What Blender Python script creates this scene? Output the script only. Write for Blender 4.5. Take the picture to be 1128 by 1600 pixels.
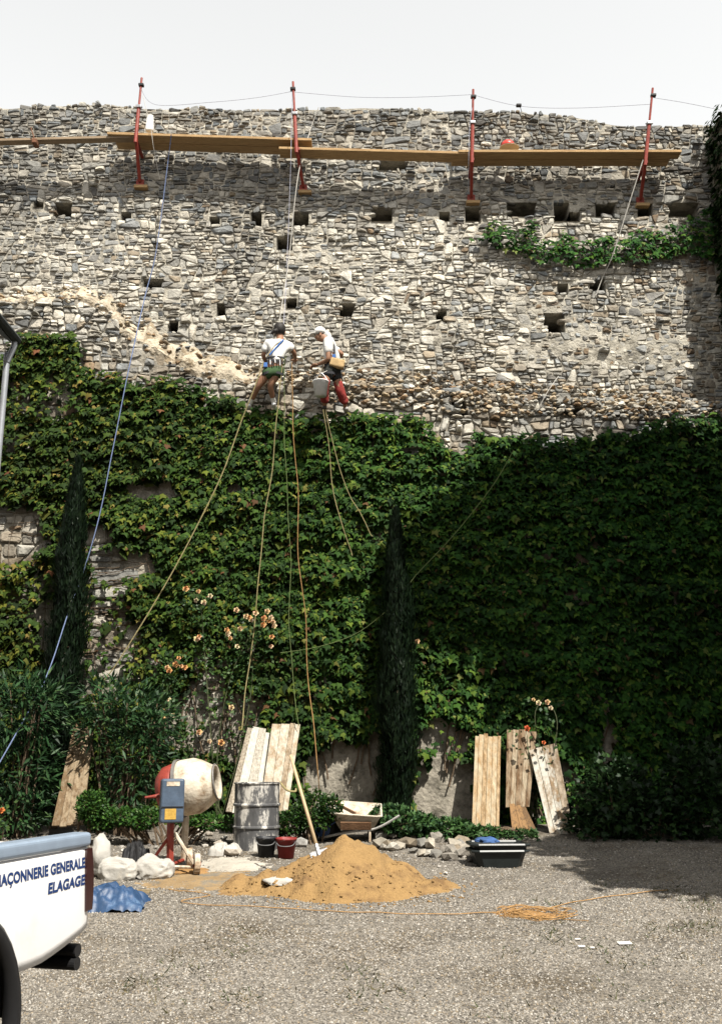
import bpy, bmesh, math, random
import numpy as np
from mathutils import Vector, Matrix, Quaternion, noise as mn

random.seed(7); rng = np.random.default_rng(7)
sc = bpy.context.scene
for o in list(bpy.data.objects): bpy.data.objects.remove(o)
COL = sc.collection
R = math.radians

# ---------------------------------------------------------------- camera
FPX, EYE, PITCH = 1555.0, 1.77, R(13.6)
cam = bpy.data.cameras.new('camera'); cam.sensor_fit = 'VERTICAL'; cam.sensor_height = 36.0; cam.lens = 35.0
cam.clip_end = 1000
camo = bpy.data.objects.new('camera', cam); COL.objects.link(camo)
camo.location = (0, 0, EYE); camo.rotation_euler = (math.pi / 2 + PITCH, 0, 0)
sc.camera = camo

# ---------------------------------------------------------------- sky, sun, exposure
SUN_AZ, SUN_EL = R(30), R(54)          # azimuth to the right of straight behind the camera
SUN = Vector((math.sin(SUN_AZ) * math.cos(SUN_EL), -math.cos(SUN_AZ) * math.cos(SUN_EL), math.sin(SUN_EL)))
w = bpy.data.worlds.new('World'); sc.world = w; w.use_nodes = True
wn, wl = w.node_tree.nodes, w.node_tree.links
sky = wn.new('ShaderNodeTexSky'); sky.sky_type = 'NISHITA'; sky.sun_disc = False
sky.sun_elevation = SUN_EL; sky.sun_rotation = math.atan2(SUN.x, SUN.y)
sky.dust_density = 0.4; sky.air_density = 4.0; sky.ozone_density = 0.5
hs = wn.new('ShaderNodeHueSaturation'); hs.inputs['Saturation'].default_value = 0.04   # white summer haze
wl.new(sky.outputs[0], hs.inputs['Color']); wl.new(hs.outputs[0], wn['Background'].inputs['Color'])
wn['Background'].inputs['Strength'].default_value = 0.104
sl = bpy.data.lights.new('sun', 'SUN'); sl.energy = 5.0; sl.angle = R(0.5); sl.color = (1.0, 0.95, 0.86)
so = bpy.data.objects.new('sun', sl); COL.objects.link(so); so.rotation_euler = SUN.to_track_quat('Z', 'Y').to_euler()
so.location = (8, -8, 20)
sc.view_settings.view_transform = 'Standard'; sc.view_settings.look = 'None'
sc.view_settings.gamma = 1.0; sc.view_settings.exposure = 1.2; sc.view_settings.use_curve_mapping = False
sc.render.engine = 'CYCLES'

# ---------------------------------------------------------------- where things stand
CP, SP = math.cos(PITCH), math.sin(PITCH)
def gz(y):                              # the court rises gently towards the wall
    t = min(max((y - 6.5) / 10.5, 0), 1); return 0.66 * t
def ray(px, py):
    xc, yc = (px - 564) / FPX, (800 - py) / FPX
    return xc, CP - yc * SP, SP + yc * CP
def P(px, py, Y):
    x, y, z = ray(px, py); t = Y / y; return Vector((x * t, Y, EYE + z * t))
def G(px, py):
    x, y, z = ray(px, py); Y = 10.0
    for _ in range(60): Y = Y * .5 + .5 * y * (gz(Y) - EYE) / z
    return Vector((x * Y / y, Y, gz(Y)))
def proj(X, Y, Z):
    dz = Z - EYE; zc = Y * CP + dz * SP; yc = -Y * SP + dz * CP
    return 564 + FPX * X / zc, 800 - FPX * yc / zc
def lerp_line(pts, x):
    return np.interp(x, [p[0] for p in pts], [p[1] for p in pts])

# ---------------------------------------------------------------- materials
MATS = {}
KA = .76                                # overall reflectance trim that goes with the exposure
def dim(c): return tuple(x * KA for x in c)
def mat(name, col=(.5, .5, .5), rough=.8, var=.25, scale=6., bump=.25, bscale=30., metal=0., attr=False,
        col2=None, c2=(.55, .62), c2scale=5., spec=.25, transl=0., stretch=None, bdist=.02):
    if name in MATS: return MATS[name]
    m = bpy.data.materials.new(name); m.use_nodes = True; MATS[name] = m
    N, L = m.node_tree.nodes, m.node_tree.links
    b = N['Principled BSDF']; b.inputs['Roughness'].default_value = rough; b.inputs['Metallic'].default_value = metal
    b.inputs['Specular IOR Level'].default_value = spec
    tc = N.new('ShaderNodeTexCoord'); vec = tc.outputs['Object']
    if stretch:
        mp = N.new('ShaderNodeMapping'); mp.inputs['Scale'].default_value = stretch
        L.new(vec, mp.inputs['Vector']); vec = mp.outputs[0]
    if attr:
        a = N.new('ShaderNodeVertexColor'); a.layer_name = 'Col'; src = a.outputs['Color']
    else:
        a = N.new('ShaderNodeRGB'); a.outputs[0].default_value = (*dim(col), 1); src = a.outputs[0]
    if col2:
        n2 = N.new('ShaderNodeTexNoise'); n2.inputs['Scale'].default_value = c2scale; n2.inputs['Detail'].default_value = 8
        n2.inputs['Roughness'].default_value = .7; L.new(vec, n2.inputs['Vector'])
        rp = N.new('ShaderNodeMapRange'); rp.inputs[1].default_value = c2[0]; rp.inputs[2].default_value = c2[1]
        L.new(n2.outputs[0], rp.inputs[0])
        mx = N.new('ShaderNodeMix'); mx.data_type = 'RGBA'; mx.inputs['B'].default_value = (*dim(col2), 1)
        L.new(rp.outputs[0], mx.inputs['Factor']); L.new(src, mx.inputs['A']); src = mx.outputs['Result']
    if var > 0:
        n1 = N.new('ShaderNodeTexNoise'); n1.inputs['Scale'].default_value = scale; n1.inputs['Detail'].default_value = 6
        n1.inputs['Roughness'].default_value = .65; L.new(vec, n1.inputs['Vector'])
        r1 = N.new('ShaderNodeMapRange'); r1.inputs[1].default_value = .3; r1.inputs[2].default_value = .7
        r1.inputs[3].default_value = 1 - var; r1.inputs[4].default_value = 1 + var; L.new(n1.outputs[0], r1.inputs[0])
        mu = N.new('ShaderNodeMix'); mu.data_type = 'RGBA'; mu.blend_type = 'MULTIPLY'; mu.inputs['Factor'].default_value = 1
        L.new(src, mu.inputs['A']); L.new(r1.outputs[0], mu.inputs['B']); src = mu.outputs['Result']
    L.new(src, b.inputs['Base Color'])
    if bump > 0:
        n3 = N.new('ShaderNodeTexNoise'); n3.inputs['Scale'].default_value = bscale; n3.inputs['Detail'].default_value = 5
        L.new(vec, n3.inputs['Vector'])
        bp = N.new('ShaderNodeBump'); bp.inputs['Strength'].default_value = bump; bp.inputs['Distance'].default_value = bdist
        L.new(n3.outputs[0], bp.inputs['Height']); L.new(bp.outputs[0], b.inputs['Normal'])
    if transl > 0:
        t = N.new('ShaderNodeBsdfTranslucent'); L.new(src, t.inputs['Color'])
        ms = N.new('ShaderNodeMixShader'); ms.inputs[0].default_value = transl
        L.new(b.outputs[0], ms.inputs[1]); L.new(t.outputs[0], ms.inputs[2])
        L.new(ms.outputs[0], N['Material Output'].inputs['Surface'])
    return m

# ---------------------------------------------------------------- object helpers
ORG = {}
def tag(o, label, cat, group=None):
    o['label'] = label; o['category'] = cat
    if group: o['group'] = group
    return o
def thing(name, label, cat, loc, group=None):
    o = bpy.data.objects.new(name, None); COL.objects.link(o); o.location = loc; o.empty_display_size = .1
    ORG[o.name] = Vector(loc); return tag(o, label, cat, group)
def finish(name, me, m, parent=None, smooth=False, kind=None, org=None):
    """me holds world coordinates; move them to the parent's (or its own) origin"""
    o = bpy.data.objects.new(name, me); COL.objects.link(o)
    n = len(me.vertices); co = np.empty(n * 3, np.float32); me.vertices.foreach_get('co', co); co = co.reshape(-1, 3)
    if parent is not None: org = ORG[parent.name]; o.parent = parent
    else:
        if org is None: org = Vector(((co[:, 0].min() + co[:, 0].max()) / 2, (co[:, 1].min() + co[:, 1].max()) / 2, co[:, 2].min()))
        o.location = org
    ORG[o.name] = Vector(org)
    co -= np.array(org, np.float32); me.vertices.foreach_set('co', co.ravel())
    if m is not None:
        for x in (m if isinstance(m, (list, tuple)) else [m]): me.materials.append(x)
    if smooth: me.polygons.foreach_set('use_smooth', np.ones(len(me.polygons), bool))
    me.update()
    if kind: o['kind'] = kind
    return o
def arrays(verts, faces, cols=None):
    """fast mesh; faces is an (n,k) array, cols one colour per vertex"""
    me = bpy.data.meshes.new('m'); verts = np.asarray(verts, np.float32); faces = np.asarray(faces, np.int32)
    n, k = faces.shape
    me.vertices.add(len(verts)); me.vertices.foreach_set('co', verts.ravel())
    me.loops.add(n * k); me.loops.foreach_set('vertex_index', faces.ravel())
    me.polygons.add(n); me.polygons.foreach_set('loop_start', np.arange(0, n * k, k, dtype=np.int32))
    me.update(calc_edges=True)
    if cols is not None: setcol(me, cols)
    return me
def setcol(me, cols):
    a = me.color_attributes.new('Col', 'FLOAT_COLOR', 'POINT')
    c = np.ones((len(me.vertices), 4), np.float32); c[:, :3] = np.asarray(cols)[:, :3] * KA
    a.data.foreach_set('color', c.ravel())
class MB:
    def __init__(s): s.v = []; s.f = []; s.c = []; s.col = (.5, .5, .5)
    def add(s, vs, fs):
        b = len(s.v); s.v += [tuple(p) for p in vs]; s.f += [tuple(i + b for i in f) for f in fs]; s.c += [s.col] * len(vs); return s
    def box(s, c, size, rot=None, bev=0., taper=1.):
        """box of given size; bev > 0 chamfers its edges; taper scales the top"""
        bm = bmesh.new(); bmesh.ops.create_cube(bm, size=1.)
        for v in bm.verts:
            k = taper if v.co.z > 0 else 1.
            v.co = Vector((v.co.x * size[0] * k, v.co.y * size[1] * k, v.co.z * size[2]))
        if bev > 0: bmesh.ops.bevel(bm, geom=bm.edges[:], offset=bev, segments=5 if bev > .025 else 2, affect='EDGES', profile=.6)
        M = Matrix.Translation(Vector(c)) @ (rot.to_4x4() if rot else Matrix())
        bm.verts.ensure_lookup_table(); bm.verts.index_update()
        s.add([M @ v.co for v in bm.verts], [[v.index for v in f.verts] for f in bm.faces]); bm.free(); return s
    def tube(s, pts, r, n=8, cap=True):
        pts = [Vector(p) for p in pts]; rs = r if isinstance(r, (list, tuple)) else [r] * len(pts)
        vs, fs = [], []; prev = None
        for i, p in enumerate(pts):
            d = (pts[min(i + 1, len(pts) - 1)] - pts[max(i - 1, 0)]).normalized()
            u = prev if prev is not None else (Vector((0, 0, 1)) if abs(d.z) < .9 else Vector((1, 0, 0)))
            a = d.cross(u)
            a = a.normalized() if a.length > 1e-5 else d.orthogonal().normalized()
            b = a.cross(d).normalized(); prev = b
            for k in range(n):
                t = 2 * math.pi * k / n; vs.append(p + (a * math.cos(t) + b * math.sin(t)) * rs[i])
        for i in range(len(pts) - 1):
            for k in range(n):
                fs.append((i * n + k, i * n + (k + 1) % n, (i + 1) * n + (k + 1) % n, (i + 1) * n + k))
        if cap: fs += [tuple(range(n))[::-1], tuple(range((len(pts) - 1) * n, len(pts) * n))]
        return s.add(vs, fs)
    def lathe(s, prof, M=Matrix(), n=24, cap=True):
        """prof is (radius, height) from bottom to top round the local z axis"""
        vs, fs = [], []
        for r, z in prof:
            for k in range(n):
                t = 2 * math.pi * k / n; vs.append(M @ Vector((r * math.cos(t), r * math.sin(t), z)))
        m = len(prof)
        for i in range(m - 1):
            for k in range(n): fs.append((i * n + k, i * n + (k + 1) % n, (i + 1) * n + (k + 1) % n, (i + 1) * n + k))
        if cap: fs += [tuple(range(n))[::-1], tuple(range((m - 1) * n, m * n))]
        return s.add(vs, fs)
    def mesh(s, cols=False):
        me = bpy.data.meshes.new('m'); me.from_pydata(s.v, [], s.f)
        if cols: setcol(me, s.c)
        return me
    def build(s, name, m, parent=None, smooth=False, kind=None, org=None, cols=False):
        return finish(name, s.mesh(cols), m, parent, smooth, kind, org)
def frame(z, x=(1, 0, 0)):
    z = Vector(z).normalized(); x = Vector(x); y = z.cross(x).normalized(); x = y.cross(z)
    return Matrix((x, y, z)).transposed()
def smooth_line(pts, k=8):
    pts = [Vector(p) for p in pts]; out = []
    for i in range(len(pts) - 1):
        p0, p1, p2, p3 = pts[max(i - 1, 0)], pts[i], pts[i + 1], pts[min(i + 2, len(pts) - 1)]
        for j in range(k):
            t = j / k
            out.append(.5 * (2 * p1 + (p2 - p0) * t + (2 * p0 - 5 * p1 + 4 * p2 - p3) * t * t + (3 * p1 - p0 - 3 * p2 + p3) * t ** 3))
    return out + [pts[-1]]
def nz(x, y, z=0., s=1.): return mn.noise(Vector((x * s, y * s, z * s)))
def fbm(x, y, z=0., s=1., o=4): return mn.fractal(Vector((x * s, y * s, z * s)), 1.0, 2.0, o)
# ================================================================ the court floor
YU, YL = 17.25, 17.0                    # faces of the upper wall and of the thicker lower wall
def vnoise(x, y, s, seed=0.): return np.array([mn.noise(Vector((a * s, b * s, seed))) for a, b in zip(x, y)])
def axis(lo, a, b, hi, step, big):
    return np.unique(np.concatenate([np.arange(lo, a, big), np.arange(a, b, step), np.arange(b, hi + big, big)]))
gx = axis(-90, -7, 7, 90, .14, 8.); gy = axis(-60, 5.5, 17.5, 120, .14, 8.)
XX, YY = np.meshgrid(gx, gy); xf, yf = XX.ravel(), YY.ravel()
zf = np.array([gz(a) for a in yf]); near = (abs(xf) < 7) & (yf > 5.5) & (yf < 17.5)
zf[near] += .02 * vnoise(xf[near], yf[near], .9) + .012 * vnoise(xf[near], yf[near], 3.1, 5.)
nx_, ny_ = len(gx), len(gy); ii = (np.arange(ny_ - 1)[:, None] * nx_ + np.arange(nx_ - 1)[None, :]).ravel()
def ground_mat():
    m = mat('gravel', (.175, .157, .132), .95, .22, 1.3, .9, 55., col2=(.10, .08, .054), c2=(.48, .64), c2scale=.7, bdist=.03)
    N, L = m.node_tree.nodes, m.node_tree.links; b = N['Principled BSDF']
    src = b.inputs['Base Color'].links[0].from_socket
    tc = N.new('ShaderNodeTexCoord'); vo = N.new('ShaderNodeTexVoronoi'); vo.inputs['Scale'].default_value = 60
    L.new(tc.outputs['Object'], vo.inputs['Vector'])
    hsv = N.new('ShaderNodeSeparateColor'); L.new(vo.outputs['Color'], hsv.inputs[0])
    mr = N.new('ShaderNodeMapRange'); mr.inputs[3].default_value = .42; mr.inputs[4].default_value = 1.5; L.new(hsv.outputs[0], mr.inputs[0])
    mu = N.new('ShaderNodeMix'); mu.data_type = 'RGBA'; mu.blend_type = 'MULTIPLY'; mu.inputs['Factor'].default_value = 1
    L.new(src, mu.inputs['A']); L.new(mr.outputs[0], mu.inputs['B']); L.new(mu.outputs['Result'], b.inputs['Base Color'])
    return m
gr = finish('ground', arrays(np.stack([xf, yf, zf], 1), np.stack([ii, ii + 1, ii + nx_ + 1, ii + nx_], 1)), ground_mat(), org=(0, 0, 0), smooth=True, kind='structure')
def ground_z(x, y): return gz(y) + .02 * nz(x * .9, y * .9) + .012 * mn.noise(Vector((x * 3.1, y * 3.1, 5.)))

# loose gravel grains
def gravel():
    pts = []
    for n, y0, y1, r0, r1 in ((66000, 6.6, 9.0, .005, .0125), (50000, 9.0, 12.0, .006, .014), (22000, 12.0, 15.6, .008, .016)):
        y = rng.uniform(y0, y1, n); x = rng.uniform(-1, 1, n) * (y * .41 + .3)
        pts.append(np.stack([x, y, rng.uniform(r0, r1, n)], 1))
    p = np.concatenate(pts); n = len(p)
    z = np.array([ground_z(a, b) for a, b in p[:, :2]])
    keep = np.array([mn.noise(Vector((a * .8, b * .8, 9.))) for a, b in p[:, :2]]) + rng.uniform(-.5, .5, n) > -.35
    p, z = p[keep], z[keep]; n = len(p)
    ang = rng.uniform(0, 6.28, n)[:, None] + np.array([0, 1.4, 3.3, 4.7])[None, :]
    rad = p[:, 2:3] * rng.uniform(.65, 1.25, (n, 4))
    ring = np.stack([p[:, 0:1] + rad * np.cos(ang), p[:, 1:2] + rad * np.sin(ang), z[:, None] - .002 + 0 * rad + p[:, 2:3] * rng.uniform(-.1, .5, (n, 4))], 2)
    top = np.stack([p[:, 0] + p[:, 2] * rng.uniform(-.4, .4, n), p[:, 1] + p[:, 2] * rng.uniform(-.4, .4, n), z + p[:, 2] * rng.uniform(.5, 1.1, n)], 1)
    v = np.concatenate([ring, top[:, None, :]], 1).reshape(-1, 3)
    b = (np.arange(n) * 5)[:, None, None]; f = (b + np.array([[0, 1, 4], [1, 2, 4], [2, 3, 4], [3, 0, 4]])[None]).reshape(-1, 3)
    pal = np.array([(.26, .238, .207), (.186, .169, .146), (.118, .107, .093), (.206, .167, .118), (.345, .325, .292), (.068, .062, .055)])
    c = pal[rng.choice(6, n, p=[.26, .27, .19, .12, .08, .08])] * rng.uniform(.8, 1.2, (n, 1))
    o = finish('gravel', arrays(v, f, np.repeat(c, 5, 0)), mat('grain', attr=True, rough=.95, var=0, bump=0), org=(0, 9, 0), kind='stuff')
    tag(o, 'loose grey gravel grains strewn over the courtyard', 'gravel')
gravel()

# ================================================================ the old stone wall
TOP = [(-300, 170), (0, 168), (150, 165), (240, 169), (350, 171), (450, 174), (560, 168), (640, 171), (740, 174), (800, 176), (850, 178), (900, 185), (950, 194), (1000, 199), (1060, 198), (1130, 200), (1500, 204)]
LEDGE = [(-300, 478), (0, 474), (60, 470), (120, 466), (160, 484), (200, 524), (260, 566), (320, 592), (400, 602), (480, 598), (600, 600), (740, 612), (900, 622), (1128, 634), (1500, 640)]
WX0, WX1 = -9.2, 8.4
def line_z(pts, Y):
    out = []
    for px, py in pts:
        p = P(px, py, Y); out.append((p.x, p.z))
    return out
TOPZ, LEDZ = line_z(TOP, YU), line_z(LEDGE, YL)
def top_z(x): return lerp_line(TOPZ, x) + .05 * nz(x, 3., 0, 1.1) + .015 * nz(x, 7., 0, 4.)
def led_z(x): return lerp_line(LEDZ, x) + .05 * nz(x, 1., 0, 2.)
HOLES = [(468, 343, 19, 18), (598, 338, 27, 19), (815, 328, 36, 16), (877, 333, 24, 24), (945, 328, 26, 13), (1007, 329, 22, 18), (1066, 328, 36, 22),
         (740, 337, 19, 17), (866, 503, 20, 24), (545, 483, 15, 16), (345, 486, 14, 13), (100, 327, 24, 13), (62, 320, 16, 11), (196, 337, 9, 11), (333, 344, 12, 10),
         (612, 259, 36, 9), (696, 338, 10, 12), (690, 495, 12, 13), (880, 450, 11, 12), (932, 448, 17, 11), (272, 510, 9, 11), (442, 380, 18, 15), (403, 343, 13, 11), (455, 474, 13, 12), (900, 342, 12, 10), (240, 442, 26, 7)]
LHOLES = [(716, 637, 18, 20), (892, 644, 26, 9), (598, 585, 12, 9), (915, 588, 32, 18)]
def hole_rects(hs, Y):
    out = []
    for px, py, w_, h_ in hs:
        a, b = P(px - w_ / 2, py + h_ / 2, Y), P(px + w_ / 2, py - h_ / 2, Y); out.append((a.x, b.x, a.z, b.z))
    return out
HU, HL = hole_rects(HOLES, YU), hole_rects(LHOLES, YL)

def clip(poly, nx, ny, d):              # keep the side nx*x + ny*y <= d
    out = []; n = len(poly)
    for i in range(n):
        a, b = poly[i], poly[(i + 1) % n]; da, db = nx * a[0] + ny * a[1] - d, nx * b[0] + ny * b[1] - d
        if da <= 0: out.append(a)
        if (da < 0 < db) or (db < 0 < da):
            t = da / (da - db); out.append((a[0] + (b[0] - a[0]) * t, a[1] + (b[1] - a[1]) * t))
    return out
def area_c(p):
    A = cx = cy = 0.
    for i in range(len(p)):
        x0, y0 = p[i]; x1, y1 = p[(i + 1) % len(p)]; k = x0 * y1 - x1 * y0; A += k; cx += (x0 + x1) * k; cy += (y0 + y1) * k
    A *= .5
    if abs(A) < 1e-7: return 0, p[0]
    return A, (cx / (6 * A), cy / (6 * A))
def inset(p, g):
    q = p
    for i in range(len(p)):
        a, b = p[i], p[(i + 1) % len(p)]; dx, dy = b[0] - a[0], b[1] - a[1]; l = math.hypot(dx, dy)
        if l < 1e-6: continue
        nx, ny = dy / l, -dx / l; q = clip(q, nx, ny, nx * a[0] + ny * a[1] - g)
        if len(q) < 3: return []
    return q
def big_cells(x0, x1, z0, z1, cw, ch, rnd):
    """irregular Voronoi blocks, in a frame where a block is square"""
    ni, nj = int((x1 - x0) / cw) + 1, int((z1 - z0) / ch) + 1; S = {}
    for i in range(-1, ni + 1):
        for j in range(-1, nj + 1):
            S[i, j] = ((i + .5 * (j % 2) + rnd.uniform(.08, .92)), (j + rnd.uniform(.15, .85)))
    cells = []
    for i in range(ni):
        for j in range(nj):
            s = S[i, j]; p = [(s[0] - 2, s[1] - 2), (s[0] + 2, s[1] - 2), (s[0] + 2, s[1] + 2), (s[0] - 2, s[1] + 2)]
            for a in range(-2, 3):
                for b in range(-2, 3):
                    if (a or b) and (i + a, j + b) in S:
                        t = S[i + a, j + b]; nx, ny = t[0] - s[0], t[1] - s[1]
                        p = clip(p, nx, ny, nx * (s[0] + t[0]) / 2 + ny * (s[1] + t[1]) / 2)
            cells.append([(x0 + q[0] * cw, z0 + q[1] * ch) for q in p])
    return cells
def split(p, thr, asp, rnd, out):
    A, c = area_c(p)
    if abs(A) < thr * math.exp(rnd.gauss(0, .75)): out.append(p); return
    xs = [q[0] for q in p]; zs = [q[1] for q in p]; W, H = max(xs) - min(xs), max(zs) - min(zs)
    if W / max(H, 1e-4) > asp * rnd.uniform(.75, 1.4): ang = rnd.gauss(0, .19)                 # upright cut
    else: ang = math.pi / 2 + rnd.gauss(0, .08)                                               # bed joint
    nx, ny = math.cos(ang), math.sin(ang); px, pz = c[0] + rnd.uniform(-.17, .17) * W, c[1] + rnd.uniform(-.17, .17) * H
    d = nx * px + ny * pz
    for q in (clip(p, nx, ny, d), clip(p, -nx, -ny, -d)):
        if len(q) >= 3: split(q, thr, asp, rnd, out)
LIGHT, MID, BLUE, TAN, RUST, DARK = (.47, .44, .375), (.295, .28, .245), (.215, .216, .207), (.27, .228, .172), (.165, .122, .082), (.12, .115, .105)
def stone_col(x, z, Y, rnd):
    px, py = proj(x, Y, z); py += 45 * nz(x, z, 2., .5); px += 60 * nz(x, z, 8., .4)
    if py < 300: w_ = (.16, .33, .40, .05, .01, .05)
    elif py < 350: w_ = (.34, .37, .20, .05, .01, .03)
    elif py < 560: w_ = (.52, .30, .10, .05, .01, .02)
    else: w_ = (.30, .26, .07, .27, .08, .02)
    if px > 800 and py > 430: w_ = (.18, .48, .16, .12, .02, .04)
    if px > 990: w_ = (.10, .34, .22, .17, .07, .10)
    if px < 230 and 230 < py < 420: w_ = (.30, .40, .22, .05, .01, .02)
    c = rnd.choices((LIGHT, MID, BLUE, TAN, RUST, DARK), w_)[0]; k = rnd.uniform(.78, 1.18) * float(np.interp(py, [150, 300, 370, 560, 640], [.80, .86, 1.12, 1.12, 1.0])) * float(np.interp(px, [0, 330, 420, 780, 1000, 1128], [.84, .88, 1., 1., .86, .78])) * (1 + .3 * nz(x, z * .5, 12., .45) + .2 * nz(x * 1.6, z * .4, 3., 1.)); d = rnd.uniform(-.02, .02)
    return (c[0] * k + d * .5, c[1] * k, c[2] * k - d * .5)
def stone_geo(mb, p, Yf, prot, depth, gap, rnd, col):
    q = inset(p, gap)
    if len(q) < 3: return None
    A, c = area_c(q)
    if A < .0011: return None
    r = []                                # knock the corners off
    for i in range(len(q)):
        a, b = q[i], q[(i + 1) % len(q)]; l = math.hypot(b[0] - a[0], b[1] - a[1])
        if l < .012: continue
        t0, t1 = rnd.uniform(.06, .24), rnd.uniform(.76, .94)
        j = lambda: rnd.uniform(-.06, .06) * min(l, .15)
        r.append((a[0] + (b[0] - a[0]) * t0 + j(), a[1] + (b[1] - a[1]) * t0 + j()))
        r.append((a[0] + (b[0] - a[0]) * t1 + j(), a[1] + (b[1] - a[1]) * t1 + j()))
    n = len(r)
    if n < 5: return None
    sx, sz = rnd.uniform(-.22, .22), rnd.uniform(-.22, .16); k = rnd.uniform(.72, .88)
    def yy(x, z, b): return Yf - b - sx * (x - c[0]) - sz * (z - c[1])
    vs = [(x, Yf + depth, z) for x, z in r] + [(x, yy(x, z, prot * .45), z) for x, z in r]
    ins = [(c[0] + (x - c[0]) * k + rnd.uniform(-.005, .005), c[1] + (z - c[1]) * k + rnd.uniform(-.005, .005)) for x, z in r]
    vs += [(x, yy(x, z, prot * rnd.uniform(.85, 1.12)), z) for x, z in ins] + [(c[0] + rnd.uniform(-.02, .02), Yf - prot * rnd.uniform(.9, 1.3), c[1])]
    fs = []
    for i in range(n):
        j = (i + 1) % n
        fs += [(i, j, n + j, n + i), (n + i, n + j, 2 * n + j, 2 * n + i), (2 * n + i, 2 * n + j, 3 * n)]
    mb.col = col; mb.add(vs, [f[::-1] for f in fs]); return A
def in_rect(c, rects, m=.05):
    return any(a - m < c[0] < b + m and z0 - m < c[1] < z1 + m for a, b, z0, z1 in rects)

STONE = mat('stone', attr=True, rough=.92, var=.38, scale=7., bump=.55, bscale=26., col2=(.10, .10, .095), c2=(.57, .70), c2scale=8., bdist=.03)
MORTAR = mat('lime_mortar', (.35, .325, .27), .97, .4, 2.5, .8, 22., col2=(.12, .108, .085), c2=(.5, .66), c2scale=3., bdist=.04)
PLASTER = mat('old_render', (.27, .245, .20), .95, .34, 3.2, .75, 16., col2=(.11, .10, .078), c2=(.48, .62), c2scale=2.6, bdist=.04)
SANDY = mat('sandy_rubble', (.40, .345, .26), .97, .3, 4., .9, 24., col2=(.20, .155, .10), c2=(.50, .60), c2scale=5., bdist=.04)
wall = thing('stone_wall', 'tall old rubble stone wall behind the courtyard with square beam holes', 'stone wall', (0, YL, .6))
wr = random.Random(11); STONES = []      # (area in the picture, MB)
def lay(x0, x1, z0, z1, cw, ch, thr, asp, keep, Yf, prot, gap, rects, tone=None):
    for cell in big_cells(x0, x1, z0, z1, cw, ch, wr):
        out = []; split(cell, thr, asp, wr, out)
        for p in out:
            A, c = area_c(p)
            if not keep(c) or in_rect(c, rects): continue
            pp = prot * math.exp(wr.gauss(0, .35)); mb = MB()
            col = stone_col(c[0], c[1], Yf, wr)
            if tone: col = tone(c, col)
            a = stone_geo(mb, p, Yf, pp, .09, gap * wr.uniform(.6, 1.5), wr, col)
            if a: STONES.append((a if tone is None else a * .45, mb))
lay(WX0, WX1, 7.0, 14.9, .9, .42, .0155, 1.75, lambda c: c[1] < top_z(c[0]) and c[1] > led_z(c[0]) - .05, YU, .032, .007, HU)
def ltone(c, col):
    k = .8 + .25 * nz(c[0], c[1], 4., .8); return tuple(a * k for a in col)
lay(WX0, WX1, .3, 9.6, .85, .5, .027, 1.6, lambda c: led_z(c[0]) > c[1] > led_z(c[0]) - 1.35 - .6 * nz(c[0], 0, 0, .7), YL, .05, .008, HL)
lay(WX0, WX1, .3, 9.6, 1.1, .7, .075, 1.6, lambda c: c[1] < led_z(c[0]) - 1.35 - .6 * nz(c[0], 0, 0, .7) and c[1] > 2.4 and nz(c[0], c[1], 3., .55) > .05, YL, .028, .016, HL, tone=ltone)
STONES.sort(key=lambda s: -s[0])
for a, mb in STONES[:300]: mb.build('stone', STONE, wall, cols=True)
rest = MB()
for a, mb in STONES[300:]:
    b = len(rest.v); rest.v += mb.v; rest.c += mb.c; rest.f += [tuple(i + b for i in f) for f in mb.f]
rest.build('small_stones', STONE, wall, cols=True, kind='stuff')

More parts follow.
